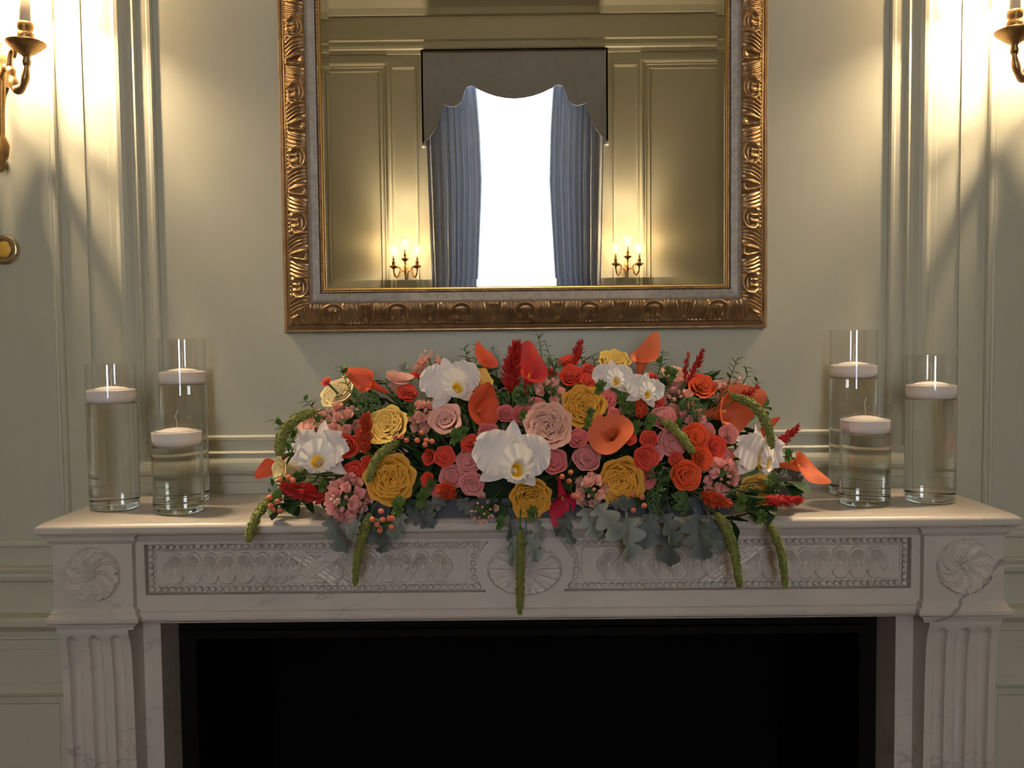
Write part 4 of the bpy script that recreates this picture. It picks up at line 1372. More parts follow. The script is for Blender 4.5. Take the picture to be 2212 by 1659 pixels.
# ---- celosia plumes
def celosia(u, v, L, Wd, colour, label, ax, n=170, out=.02, bend=.15):
    P, nn = mound(u, v, out=out)
    Lm, Wm = px2m(P, L), px2m(P, Wd)
    a = scr(*ax)
    root = empty('celosia_plume', label, 'celosia', P - a * Lm * .5, 'celosia plumes in the arrangement', basis(a))
    b = MB()
    for i in range(n):
        t = rng.rand() ** .8; th = rng.rand() * 2 * PI
        rad = Wm / 2 * (math.sin(PI * (t * .80 + .16)) ** .8) * (.35 + .6 * rng.rand())
        c0 = np.array([bend * Lm * t * t + rad * .55 * math.cos(th), rad * .55 * math.sin(th), Lm * t * .92])
        dr = np.array([math.cos(th) * .8, math.sin(th) * .8, .55 + .9 * t]); dr /= np.linalg.norm(dr)
        ln = (.16 + .14 * rng.rand()) * (Lm * .4 + Wm * .6); w = ln * .17
        s1 = np.cross(dr, [0, 0, 1.]); s1 /= np.linalg.norm(s1) + 1e-9; s2 = np.cross(dr, s1)
        p = [c0 + w * .6 * (math.cos(k * 2.094) * s1 + math.sin(k * 2.094) * s2) for k in range(3)]
        q = [c0 + dr * ln * .5 + w * (math.cos(k * 2.094) * s1 + math.sin(k * 2.094) * s2) for k in range(3)]
        tp = c0 + dr * ln
        b.add(p + q + [tp], [(0, 1, 4, 3), (1, 2, 5, 4), (2, 0, 3, 5), (3, 4, 6), (4, 5, 6), (5, 3, 6)], [.1, .1, .1, .6, .6, .6, 1])
    cv, cf = tube(bez([(0, 0, 0), (bend * Lm * .25, 0, Lm * .5), (bend * Lm * .8, 0, Lm * .9)], 5), Wm * np.array([.14, .22, .25, .26, .25, .22, .18, .14, .1, .07, .03]) * .8, 7)
    b.add(cv, cf, [.0] * len(cv))
    ob('plume', mesh('plume', b.v, b.f, False, b.t), colour, root)
    stem_for(root, 0, .0015)


# ---- hanging amaranthus tassels
def tassel(pts, w, label, stem_pts=None):
    """pts: (u, v, y) points from the stem end to the tip; w: thickness in pixels"""
    wp = [at(u, v, y) for u, v, y in pts]
    c = bez(wp, 14)
    R_ = px2m(wp[0], w) / 2
    root = empty('amaranthus_tassel', label, 'amaranthus', wp[0], 'green amaranthus tassels', Matrix.Identity(3).to_quaternion())
    b = MB(); n = len(c); k = np.linspace(0, 1, n)
    rad = R_ * np.interp(k, [0, .06, .25, .7, .93, 1], [.45, .7, .95, 1, .8, .35])
    tv, tf = tube(c - wp[0], rad * .82, 10); b.add(tv, tf, [.15] * len(tv))
    iv, if_ = ico(1, 0)
    Ltot = np.sum(np.linalg.norm(np.diff(c, axis=0), axis=1))
    m = int(Ltot / R_ * 26)
    tan = np.gradient(c, axis=0); tan /= np.linalg.norm(tan, axis=1)[:, None]
    for i in range(m):
        x = rng.rand() * (n - 1.01); i0 = int(x); fx = x - i0
        p = c[i0] * (1 - fx) + c[i0 + 1] * fx; rr = rad[i0] * (1 - fx) + rad[i0 + 1] * fx
        s1 = np.cross(tan[i0], [.3, 1, .2]); s1 /= np.linalg.norm(s1); s2 = np.cross(tan[i0], s1)
        th = rng.rand() * 2 * PI
        b.add(iv * R_ * (.16 + .10 * rng.rand()) + p - wp[0] + rr * .9 * (math.cos(th) * s1 + math.sin(th) * s2), if_, [.3 + .7 * rng.rand()] * 12)
    o = ob('tassel', mesh('tassel', b.v, b.f, True, b.t), 'tassel green', root)
    sp = [np.zeros(3)] + [at(*q) - wp[0] for q in (stem_pts or [])]
    core = np.array([EC[0] + (wp[0][0] - EC[0]) * .75, -.20, S + .06]) - np.array(root.location)
    sp.append(core)
    tv, tf = tube(bez(sp, 8), .0016, 6)
    ob('stem', mesh('stem', tv, tf, True, [.5] * len(tv)), 'stem green', root)


# ---- dense green bud heads
def bud_head(u, v, w, label, out=.032, n=330, flat=.75):
    P, nn = mound(u, v, out=out)
    R_ = px2m(P, w) / 2
    a = nn * .5 + (CAM - P) / np.linalg.norm(CAM - P) * .6 + np.array([0, 0, .3])
    root = empty('green_bud_head', label, 'filler flower', P - a / np.linalg.norm(a) * R_ * .5, 'green bud heads in the arrangement', basis(a))
    b = MB(); iv, if_ = ico(1, 0)
    cl = [(math.acos(1 - 1.1 * rng.rand()), rng.rand() * 2 * PI) for _ in range(22)]
    for i in range(n):
        c_ = cl[i % 22]; th = c_[0] + rng.randn() * .16; ph = c_[1] + rng.randn() * .2
        rr = R_ * (.86 + .14 * rng.rand())
        p = np.array([rr * math.sin(th) * math.cos(ph), rr * math.sin(th) * math.sin(ph), rr * flat * math.cos(th)])
        b.add(iv * np.array([1, 1, 1.5]) * R_ * (.045 + .03 * rng.rand()) + p, if_, [.25 + .75 * rng.rand()] * 12)
    o = ob('bud_cluster', mesh('buds', b.v, b.f, False, b.t), 'bud green', root); o['kind'] = 'stuff'
    br = MB()
    for th, ph in cl:
        p = R_ * .88 * np.array([math.sin(th) * math.cos(ph), math.sin(th) * math.sin(ph), flat * math.cos(th)])
        tv, tf = tube([(0, 0, -R_ * .6), p * .5 + (0, 0, -R_ * .2), p], R_ * .03, 5); br.add(tv, tf)
    ob('branchlet', mesh('branchlet', br.v, br.f, True, br.t), 'leaf green', root)
    stem_for(root, -R_ * .5, .002)


# ---- hypericum berries
lv, lf = lathe([(0, -1), (.55, -.85), (.92, -.35), (.98, .1), (.78, .6), (.35, .95), (0, 1.08)], 12)
BERRY = mesh('berry', lv, lf, True, [(p[2] + 1) / 2 for p in lv])


def berries(spots, label, d=12, out=.035, leaves=3):
    Ps = [mound(u, v, out=out) for u, v in spots]
    c = np.mean([p[0] for p in Ps], 0); n = Ps[0][1]
    back = c - (CAM - c) / np.linalg.norm(CAM - c) * .03
    root = empty('hypericum_sprig', label, 'berries', back, 'hypericum berries in the arrangement', Matrix.Identity(3).to_quaternion())
    sm = MB()
    for P, nn in Ps:
        R_ = px2m(P, d) / 2; loc = P - back
        ob('berry', BERRY, 'berry', root, loc, Vector(nn + np.array([0, -.6, .2]) + rng.randn(3) * .2).to_track_quat('Z', 'Y'), R_)
        tv, tf = tube(bez([(0, 0, -.01), loc * .5 + (0, .004, -.004), loc], 4), .0009, 5); sm.add(tv, tf)
    for i in range(leaves):
        dr = Vector(rng.randn(3) * .6 + np.array([0, -.5, .2])).to_track_quat('X', 'Z')
        ob('leaf', LEAF2, 'leaf green', root, (0, .01, 0), dr, .03)
    core = np.array([EC[0] + (back[0] - EC[0]) * .6, -.19, S + .055]) - np.array(root.location)
    tv, tf = tube(bez([(0, 0, -.01), core * .5, core], 4), .0014, 5); sm.add(tv, tf)
    ob('stem', mesh('stem', sm.v, sm.f, True, sm.t), 'stem green', root)


# ---- dusty miller leaves
def dusty_mesh(seed, lobes=4):
    r = np.random.RandomState(seed); nv, nu = 45, 11; v = []; t_ = []
    for i in range(nv):
        t = i / (nv - 1)
        env = .30 * math.sin(PI * min(1, t * .80 + .10)) ** .6
        lob = .24 + .76 * abs(math.sin(PI * (t * lobes + .15))) ** .65
        w = env * lob * (1 if t < .93 else math.sqrt(max(.02, (1 - t) / .07)))
        if t < .12: w = .03
        for j in range(nu):
            s_ = -1 + 2 * j / (nu - 1)
            z = -.35 * t * t + .45 * abs(s_) * w + .03 * math.sin(9 * t + s_ * 3 + seed) - .015 * math.exp(-(s_ / .12) ** 2)
            v.append((t + .22 * abs(s_) ** 1.3 * w, s_ * w, z)); t_.append(.25 + .75 * abs(s_))
    return mesh('blade', v, grid_faces(nv, nu), True, t_)


DUSTY = [dusty_mesh(1, 3), dusty_mesh(2, 4), dusty_mesh(3, 3)]


def dusty(u, v, L, ang, y=None, k=None, label=None, face=.5):
    """u, v: base of the leaf; ang: direction it points on screen (degrees, 0 right, -90 down)"""
    P = at(u, v, y) if y is not None else mound(u, v, out=.005)[0]
    Lm = px2m(P, L)
    a = math.radians(ang)
    dirx = scr(math.cos(a), math.sin(a), .15); nz = scr(.55 * math.sin(a * 3 + u), .25 + .3 * math.sin(u * 1.7), 1)
    zz = nz - dirx * (nz @ dirx); zz /= np.linalg.norm(zz); yy = np.cross(zz, dirx)
    q = Matrix(((dirx[0], yy[0], zz[0]), (dirx[1], yy[1], zz[1]), (dirx[2], yy[2], zz[2]))).to_quaternion()
    root = empty('dusty_miller_leaf', label or 'grey felted lobed leaf at the foot of the arrangement', 'leaf', P, 'dusty miller leaves', q)
    dcol = 'pale dusty leaf' if int(u + v) % 3 == 0 else 'dusty leaf'
    ob('blade', DUSTY[k if k is not None else int(u) % 3], dcol, root, scale=Lm * .9)
    M = np.array(q.to_matrix()); core = np.array([EC[0] + (P[0] - EC[0]) * .85, max(P[1] + .06, -.26), S + .035]) - np.array(root.location)
    if P[2] > S + .12: core = np.array([EC[0] + (P[0] - EC[0]) * .8, -.18, S + .05]) - np.array(root.location)
    mid = core * .5
    if P[1] < -.31:                          # bends back over the rim of the tray
        L0 = np.array(root.location)
        core = np.array([L0[0] * .9 + EC[0] * .1, -.245, S + .052]) - L0
        mid = np.array([L0[0] * .96 + EC[0] * .04, -.297, S + .044]) - L0
    tv, tf = tube(bez([(.1 * Lm, 0, 0), M.T @ mid, M.T @ core], 5), .0014, 5)
    ob('petiole', mesh('petiole', tv, tf, True, [.5] * len(tv)), 'dusty leaf', root)


# ---- leafy sprigs and green bract flowers
def sprig(pts, n, size, label, colour='leaf green', y=None, out=.01, group='leafy green sprigs'):
    """pts: (u, v) along the stem from base to tip; size of a leaf in pixels"""
    wp = [at(u, v, y) if y is not None else mound(u, v, out=out)[0] for u, v in pts]
    c = bez(wp, 8) - wp[0]
    root = empty('leaf_sprig', label, 'foliage', wp[0], group, Matrix.Identity(3).to_quaternion())
    tv, tf = tube(c, np.linspace(.0013, .0006, len(c)), 5)
    core = np.array([EC[0] + (wp[0][0] - EC[0]) * .6, -.18, S + .05]) - np.array(root.location)
    sm = MB().add(tv, tf); tv, tf = tube([c[0], c[0] * .5 + core * .5, core], .0013, 5); sm.add(tv, tf)
    ob('stem', mesh('stem', sm.v, sm.f, True, sm.t), 'stem green', root)
    for i in range(n):
        k = .2 + .8 * (i + .5) / n; p = c[min(len(c) - 1, int(k * (len(c) - 1)))]
        tg = c[-1] - c[0]; tg = tg / (np.linalg.norm(tg) + 1e-9)
        sd = np.cross(tg, -MC[:, 1]) * (1 if i % 2 else -1)
        dr = Vector(tg * .5 + sd * .8 + rng.randn(3) * .25 - MC[:, 1] * .2)
        qq = dr.to_track_quat('X', 'Z')
        ob('leaf', LEAF2 if i % 2 else LEAF, colour, root, p, qq, px2m(wp[0], size) * random.uniform(.8, 1.15))


v, f, t = sheet(1, .24, egg, .18, .3, .07, 3, 5, 8, seed=7)
BRACT = mesh('bract', v, f, True, t)
lv, lf = ico(.16, 1); CORE = mesh('core', lv, lf, True, [.9] * len(lv))


def bracts(u, v, d, label, out=.03, n=13, ax=None):
    P, nn = mound(u, v, out=out); R_ = px2m(P, d) / 2
    a = scr(*ax) if ax else nn * .3 + (CAM - P) / np.linalg.norm(CAM - P) + rng.randn(3) * .25
    root = empty('bupleurum_flower', label, 'filler flower', P, 'lime green bract flowers', basis(a))
    for i in range(n):
        o = ob('bract', BRACT, 'bract green', root, scale=R_ * (1.05, .85, .7)[i % 3]); o.rotation_euler = (random.uniform(-.3, .3), (-.1, -.45, -.85)[i % 3], i * 2 * PI / n * 2 + .1)
    ob('core', CORE, 'bract green', root, (0, 0, R_ * .1), scale=R_)
    stem_for(root, 0, .0011)


MARKS = [(697, 985, 'orchid above the pink stock'), (972, 838, 'upper orchid beside the yellow rose'), (1108, 1000, 'largest white orchid'), (1322, 820, 'orchid before the top yellow rose'), (1388, 852, 'orchid behind the small plume'), (1632, 990, 'orchid over the drooping yellow rose'),
         (800, 832, 'left-pointing red calla'), (1146, 805, 'upright red calla'), (1386, 782, 'curled orange calla'), (1042, 890, 'wide coral calla'), (1318, 928, 'round orange calla'), (1580, 892, 'largest orange calla'), (1732, 1008, 'out-reaching orange calla'), (602, 1008, 'drooping red calla'), (1222, 1082, 'magenta calla'),
         (738, 858, 'palest yellow rose'), (840, 918, 'clear yellow rose'), (1257, 880, 'golden rose over the round calla'), (844, 1034, 'golden rose under the curved tassel'), (1143, 1070, 'golden rose under the largest orchid'), (1343, 1037, 'quartered golden rose'), (1182, 926, 'large peach rose'), (962, 908, 'blush rose'),
         (1455, 838, 'peach rosebud'), (752, 1076, 'full pink stock'), (1040, 1112, 'budding stock'), (966, 1064, 'orange-red tuft'), (1440, 1078, 'large dark bud head'), (1546, 1082, 'low orange-red plume'), (655, 1076, 'dark red plume'), (790, 938, 'upright orange-red plume'), (796, 876, 'round green bud head'), (1108, 800, 'tall red plume'),
         (1467, 945, 'tassel across the roses'), (1124, 1230, 'tassel over the oval rosette'), (1592, 1200, 'tassel near the grey leaves'), (776, 1190, 'tassel over the carved panel')]


def between(what, u, v):
    d = sorted(MARKS, key=lambda q: (q[0] - u) ** 2 + (q[1] - v) ** 2)
    t = '%s between the %s and the %s' % (what, d[0][2], d[1][2])
    if len(t.split()) > 16: t = '%s between the %s and the %s' % (what, d[0][2], d[2][2])
    if len(t.split()) > 16: t = '%s right beside the %s' % (what, d[0][2])
    return t


def pix(p):
    q = MC.T @ (np.array(p) - CAM)
    return IW / 2 + FPX * q[0] / q[1], IH / 2 - FPX * q[2] / q[1]


# ---- container
tr = empty('flower_tray', 'low dark slate tray holding the flower arrangement', 'tray', (EC[0], -.19, S), None)
b_ = MB().box(-.35, .35, -.09, .09, 0, .004).box(-.35, .35, -.094, -.09, 0, .034).box(-.35, .35, .09, .094, 0, .034).box(-.354, -.35, -.094, .094, 0, .034).box(.35, .354, -.094, .094, 0, .034)
ob('tray_body', b_.mesh('tray'), 'tray', tr)
b_ = MB().box(-.358, .358, -.099, -.094, .029, .036).box(-.358, .358, .094, .099, .029, .036).box(-.358, -.354, -.094, .094, .029, .036).box(.354, .358, -.094, .094, .029, .036)
ob('tray_rim', b_.mesh('rim'), 'tray', tr)
fo, ff = ico(1, 2)
fo = fo * np.array([.40, .082, .15]) * (1 + .04 * rng.randn(len(fo))[:, None]); fo[:, 2] = np.maximum(fo[:, 2], -.0)
tag(ob('floral_foam', mesh('foam', fo, ff, False), 'floral foam', None, (EC[0], -.19, S + .0045)), 'dark green floral foam mound hidden among the stems', 'foam')

# deep foliage between the blooms
for i in range(86):
    th = rng.rand() * PI; ph = .15 + rng.rand() * 1.25
    p = EC + ER * .74 * np.array([math.cos(th) * math.sin(ph) ** .6, -abs(math.sin(th)) * math.sin(ph), max(.12, math.cos(ph))])
    p[0] = EC[0] + (rng.rand() * 2 - 1) * ER[0] * .84 * math.sqrt(max(.05, 1 - ((p[2] - EC[2]) / ER[2]) ** 2))
    n = (p - EC) / ER ** 2; n /= np.linalg.norm(n)
    p[2] = max(p[2], S + .045)
    root = empty('dark_foliage_sprig', between('dark leaf sprig', *pix(p)), 'foliage', p, 'dark leaf sprigs between the blooms', Matrix.Identity(3).to_quaternion())
    for k in range(4):
        dr = Vector(n * .5 + rng.randn(3) * .7).to_track_quat('X', 'Z')
        ob('leaf', LEAF2, 'dark leaf', root, rng.randn(3) * .004, dr, .036 + .02 * rng.rand())
    core = np.array([EC[0] + (p[0] - EC[0]) * .7, -.19, S + .055]) - np.array(root.location)
    tv, tf = tube([(0, 0, 0), core * .5 + (0, 0, .01), core], .0013, 5)
    ob('stem', mesh('stem', tv, tf, True, [.5] * len(tv)), 'stem green', root)

# ---- the blooms
YG = 'yellow garden roses in the arrangement'
for kind, u, v, d, c, lab, ax, out in (
        ('garden', 738, 858, 78, 'cream yellow', 'pale yellow garden rose at the upper left shoulder beside green buds', (-.35, .55, .6), .0),
        ('garden', 840, 918, 88, 'lemon', 'clear yellow garden rose beside the orange-red plume and green buds', (-.25, .45, .8), .01),
        ('garden', 1034, 824, 56, 'lemon', 'small bright yellow rose tucked against the upper white orchid', (.35, .4, .8), .0),
        ('garden', 1257, 880, 92, 'gold', 'golden garden rose above the round orange calla', (-.1, .25, .95), .012),
        ('garden', 1320, 786, 66, 'lemon', 'yellow garden rose at the top behind a white orchid', (.1, .75, .6), .0),
        ('garden', 844, 1034, 102, 'gold', 'large golden garden rose under the curved green tassel', (.1, .1, 1), .02),
        ('garden', 1143, 1070, 88, 'gold', 'golden garden rose below the central white orchid', (.05, -.25, .95), .006),
        ('garden', 1343, 1037, 98, 'gold', 'large golden quartered rose between pale stock and green buds', (-.1, -.05, 1), .02),
        ('garden', 1634, 1054, 84, 'lemon', 'yellow rose drooping below the right-hand white orchid', (.1, -.25, .95), .012),
        ('cup', 632, 1014, 74, 'cream yellow', 'cream yellow rose at the left end beside a red calla', (-.75, .1, .6), .0)):
    rose(kind, u, v, d, c, lab, 'rose', YG, ax, out, 'garden_rose')
PG = 'peach and blush roses in the arrangement'
for kind, u, v, d, c, lab, ax, out in (
        ('garden', 1182, 926, 100, 'peach', 'large open peach garden rose beside the central white orchid', (.05, .25, .95), .02),
        ('cup', 962, 908, 76, 'blush', 'blush pink rose under the upper white orchid', (-.1, .4, .85), .005),
        ('cup', 860, 836, 66, 'blush', 'blush rosebud standing beside the red calla at the top left', (.15, .85, .35), .0),
        ('cup', 1455, 838, 72, 'blush', 'pale peach rosebud at the upper right beside red celosia spikes', (.1, .8, .45), .0),
        ('cup', 690, 930, 72, 'blush', 'blush rose behind the left white orchid', (-.6, .4, .6), -.01)):
    rose(kind, u, v, d, c, lab, 'rose', PG, ax, out, 'garden_rose')
CL, CG = 'small coral red spray rose among the mantel flowers', 'coral spray roses in the arrangement'
for u, v, d, ax in ((880, 850, 46, (.1, .6, .7)), (756, 962, 52, (-.2, .05, 1)), (797, 1002, 38, (.4, .2, .9)), (764, 1020, 50, (.1, .0, 1)), (958, 986, 46, (.2, .2, .9)), (928, 986, 36, (-.5, .1, .8)),
                    (922, 1038, 34, (-.4, .2, .8)), (1020, 957, 42, (-.2, .5, .8)), (1230, 780, 46, (-.1, .75, .6)), (1227, 812, 52, (-.1, .55, .8)), (1272, 803, 40, (.3, .6, .7)), (1270, 827, 42, (.2, .4, .85)),
                    (1397, 992, 54, (.05, .1, 1)), (1402, 957, 40, (-.2, .3, .9)), (1550, 966, 54, (.1, .15, 1)), (1360, 945, 34, (.4, .1, .8)), (1185, 805, 30, (.3, .6, .6)), (1425, 870, 30, (.2, .3, .9)),
                    (1410, 815, 28, (.3, .6, .7)), (1460, 985, 34, (0, .1, 1)), (706, 822, 24, (-.3, .6, .7)), (905, 805, 26, (-.2, .7, .6))):
    rose('spray', u, v, d, 'coral', between('coral spray rose', u, v), 'rose', CG, ax, .012, 'spray_rose')
OL, OG = 'bright orange-red spray rose on the right half of the arrangement', 'orange-red spray roses on the right'
for u, v, d, ax in ((1510, 840, 58, (.1, .5, .85)), (1500, 936, 58, (.1, .2, 1)), (1484, 1018, 66, (.05, .05, 1)), (1519, 998, 50, (.2, .1, 1))):
    rose('spray', u, v, d, 'orange red', between('orange-red spray rose', u, v), 'rose', OG, ax, .02, 'spray_rose')
PL, PK = 'small pink spray rose among the mantel flowers', 'pink spray roses in the arrangement'
for u, v, d, c, ax in ((974, 1030, 54, 'pink', (-.1, .15, 1)), (1012, 998, 54, 'pink', (.0, .2, 1)), (1020, 1044, 54, 'pink', (.05, .0, 1)), (1050, 936, 54, 'rose pink', (.3, .4, .9)), (1094, 892, 40, 'rose pink', (.2, .4, .9)),
                       (1132, 886, 46, 'rose pink', (-.1, .5, .85)), (1197, 996, 56, 'rose pink', (.0, .2, 1)), (1253, 941, 46, 'rose pink', (-.1, .4, .9)), (1270, 997, 58, 'pink', (-.1, .3, .95)), (1309, 862, 50, 'rose pink', (.1, .5, .85)),
                       (1440, 908, 56, 'pink', (-.1, .5, .85)), (1445, 948, 64, 'pink', (.05, .1, 1)), (1526, 933, 42, 'pink', (.0, .3, .95)), (1566, 935, 44, 'pink', (.1, .3, .95)), (1561, 996, 56, 'pink', (-.1, .2, 1)),
                       (1392, 1028, 44, 'rose pink', (.0, -.2, 1)), (1420, 972, 34, 'pink', (0, .1, 1)), (1160, 870, 34, 'rose pink', (.2, .5, .8)), (1330, 900, 40, 'rose pink', (.2, .4, .9)), (940, 1060, 34, 'rose pink', (-.3, -.1, .9))):
    rose('spray', u, v, d, c, between('pink spray rose', u, v), 'rose', PK, ax, .008, 'spray_rose')

for a in ((697, 985, 150, 'white cattleya orchid at the left end above pale pink stock', (-.45, .05, .85), (-.05, 1, 0)),
          (972, 838, 138, 'white cattleya orchid at the top left beside a small yellow rose', (.15, .3, .95), (-.2, 1, 0)),
          (1108, 1000, 176, 'largest white cattleya orchid at the centre of the arrangement', (.15, .05, 1), (.1, 1, 0)),
          (1322, 820, 92, 'white cattleya orchid at the top in front of a yellow rose', (.0, .25, 1), (.0, 1, 0)),
          (1388, 852, 92, 'white cattleya orchid behind the small red celosia plume', (.15, .2, 1), (.25, 1, 0)),
          (1632, 990, 138, 'white cattleya orchid at the right end beside pink roses', (.45, .0, .9), (.1, 1, 0))):
    orchid(*a, out=.035)

for u, v, L, c, lab, ax, tip, k in (
        (800, 832, 96, 'calla coral', 'coral red calla lily pointing left at the top left', (-.85, .45, .25), (-.6, .3, -.6), 2),
        (1050, 784, 78, 'calla coral', 'coral calla lily at the top beside a green sprig and a small yellow rose', (.15, .80, .50), (-.6, .6, 0), 0),
        (1146, 805, 112, 'calla red', 'upright red calla lily at the top beside a red plume', (.15, .85, .42), (-.2, .7, -.6), 0),
        (1386, 782, 108, 'calla orange', 'upright orange calla lily with a curled tip at the top', (.2, .95, .15), (.5, .3, -.6), 2),
        (1042, 890, 92, 'calla coral', 'wide coral calla lily beside blush roses', (.55, .30, .75), (-.3, .9, 0), 1),
        (1318, 928, 104, 'calla orange', 'round orange calla lily below the golden rose with its throat showing', (-.25, .35, .9), (.8, -.75, .2), 1),
        (1578, 890, 150, 'calla orange', 'largest orange calla lily at the right with a green tassel over it', (.86, .22, .46), (.35, .25, -.9), 0),
        (1642, 940, 90, 'calla coral', 'coral calla lily behind the right-hand white orchid', (.7, .2, .5), (.3, .8, 0), 0),
        (1728, 1006, 112, 'calla orange', 'orange calla lily reaching out towards the right-hand vases', (.80, .02, .45), (.75, -.75, .0), 0),
        (602, 1008, 78, 'calla coral', 'red calla lily drooping at the left end beside the cream rose', (-.65, -.55, .4), (-.7, -.5, .1), 2),
        (1222, 1082, 112, 'calla magenta', 'magenta calla lily hanging down over the shelf edge', (.15, -.85, .5), (.0, -.9, .2), 2)):
    calla(u, v, L, c, lab, ax, tip, k, .02)

for u, v, sz, n, c, lab, ax, fb2 in (
        (722, 896, 100, 20, 'stock peach', 'pale peach stock spike above the left white orchid', (-.4, .5, .7), .2),
        (905, 895, 70, 11, 'stock peach', 'pale stock florets between the yellow rose and the blush rose', (0, .4, .9), .1),
        (920, 776, 72, 15, 'stock peach', 'pale stock spike rising at the top left beside a white orchid', (-.2, .95, .2), .45),
        (1186, 842, 70, 13, 'stock peach', 'pale stock spike below the upright red calla', (.1, .6, .75), .4),
        (1465, 872, 80, 16, 'stock peach', 'pale stock spike below the peach rosebud', (-.1, .5, .85), .3),
        (1578, 838, 100, 20, 'stock peach', 'pale stock spike at the upper right above the largest orange calla', (.35, .75, .5), .4),
        (1492, 900, 56, 9, 'stock pink', 'pale pink stock florets beside green buds and pink roses', (.1, .3, .9), .1),
        (752, 1076, 104, 20, 'stock pink', 'full pink stock spike low at the left under the white orchid', (-.1, .0, 1), .15),
        (1040, 1112, 74, 22, 'stock peach', 'budding pale stock spike hanging at the shelf edge in the middle', (-.1, -.4, .9), .85),
        (1274, 1052, 72, 11, 'stock peach', 'pale stock florets beside the magenta calla', (-.1, .1, 1), .2),
        (1568, 1034, 84, 16, 'stock pink', 'pink stock florets below the pink and orange-red roses on the right', (.1, .1, 1), .25)):
    stock(u, v, sz, n, c, lab, ax, fb2, out=.022)

for u, v, L, W_, c, lab, ax, n in (
        (790, 938, 88, 48, 'celosia orange', 'orange-red celosia plume beside the clear yellow rose', (-.05, .95, .35), 170),
        (655, 1076, 104, 50, 'celosia red', 'dark red celosia plume lying at the lower left end', (-.9, .1, .35), 190),
        (966, 1064, 62, 56, 'celosia orange', 'orange-red celosia tuft below the pink spray roses', (-.3, .1, .9), 150),
        (1108, 800, 112, 46, 'celosia red', 'tall red celosia plume at the top beside the red calla', (-.05, .95, .25), 200),
        (1242, 762, 50, 30, 'celosia red', 'small red celosia tip at the top above coral roses', (.1, .95, .2), 90),
        (1388, 872, 64, 42, 'celosia orange', 'small orange-red celosia plume in front of a white orchid', (.02, .9, .5), 130),
        (1500, 800, 82, 18, 'celosia red', 'slender red celosia spike leaning out at the upper right', (.55, .85, .1), 90),
        (1476, 800, 62, 12, 'celosia red', 'thin short red celosia spike at the upper right', (-.05, .95, .1), 60),
        (1606, 856, 58, 26, 'celosia red', 'red celosia spike at the right shoulder', (.8, .35, .2), 80),
        (1694, 952, 84, 30, 'celosia red', 'dark red celosia spike pointing right beside the white orchid', (.85, .45, .1), 110),
        (1546, 1082, 76, 46, 'celosia orange', 'orange-red celosia plume low at the right', (.5, -.3, .7), 150),
        (1688, 1084, 76, 36, 'celosia red', 'dark red celosia plume resting on the shelf at the right end', (.95, -.15, .2), 130)):
    celosia(u, v, L, W_, c, lab, ax, n, .028)

tassel([(600, 1065, -.25), (580, 1082, -.29), (560, 1108, -.32), (546, 1140, -.334), (540, 1166, -.336)], 21, 'green amaranthus tassel hanging over the shelf edge at the left end', [(640, 1052, -.20)])
tassel([(801, 1108, -.335), (790, 1140, -.345), (776, 1190, -.346), (768, 1262, -.344)], 20, 'long green amaranthus tassel hanging over the left carved panel', [(822, 1080, -.325)])
tassel([(862, 950, -.325), (834, 968, -.345), (812, 996, -.355), (800, 1036, -.36)], 20, 'curved green amaranthus tassel arching over the golden rose', [(885, 948, -.28)])
tassel([(1124, 1142, -.345), (1125, 1180, -.347), (1124, 1250, -.346), (1123, 1322, -.343)], 19, 'long green amaranthus tassel hanging over the oval rosette', [(1124, 1110, -.335)])
tassel([(1540, 1108, -.335), (1560, 1134, -.345), (1578, 1180, -.347), (1592, 1266, -.344)], 22, 'green amaranthus tassel hanging over the right carved panel near the grey leaves', [(1500, 1072, -.32)])
tassel([(1660, 1128, -.335), (1676, 1160, -.344), (1690, 1205, -.345), (1697, 1270, -.343)], 19, 'green amaranthus tassel hanging over the right carved panel farthest from the oval rosette', [(1645, 1104, -.32)])
tassel([(1432, 910, -.31), (1455, 922, -.33), (1480, 948, -.345), (1502, 980, -.352)], 20, 'green amaranthus tassel lying across the pink and orange-red roses', [(1410, 905, -.26)])
tassel([(1580, 862, -.25), (1622, 880, -.275), (1650, 915, -.28), (1666, 972, -.28)], 21, 'green amaranthus tassel arching over the largest orange calla', [(1560, 866, -.21)])
tassel([(682, 896, -.19), (640, 912, -.20), (612, 945, -.21), (604, 990, -.22)], 24, 'green amaranthus tassel arching down at the left shoulder', [(715, 905, -.18)])

for u, v, w, lab, n in ((796, 876, 62, 'round green bud head beside the pale yellow rose', 330), (1132, 852, 52, 'green bud head below the red plume at the top', 280), (1440, 1078, 98, 'large dark green bud head low on the right beside the golden rose', 520),
                        (1492, 884, 58, 'dark green bud head beside the largest orange calla', 260), (1086, 854, 34, 'little green bud head beside the small yellow rose', 150), (1428, 1020, 46, 'green bud head under the coral roses on the right', 180), (1200, 790, 36, 'little green bud head at the top beside coral roses', 140)):
    bud_head(u, v, w, lab, n=n)

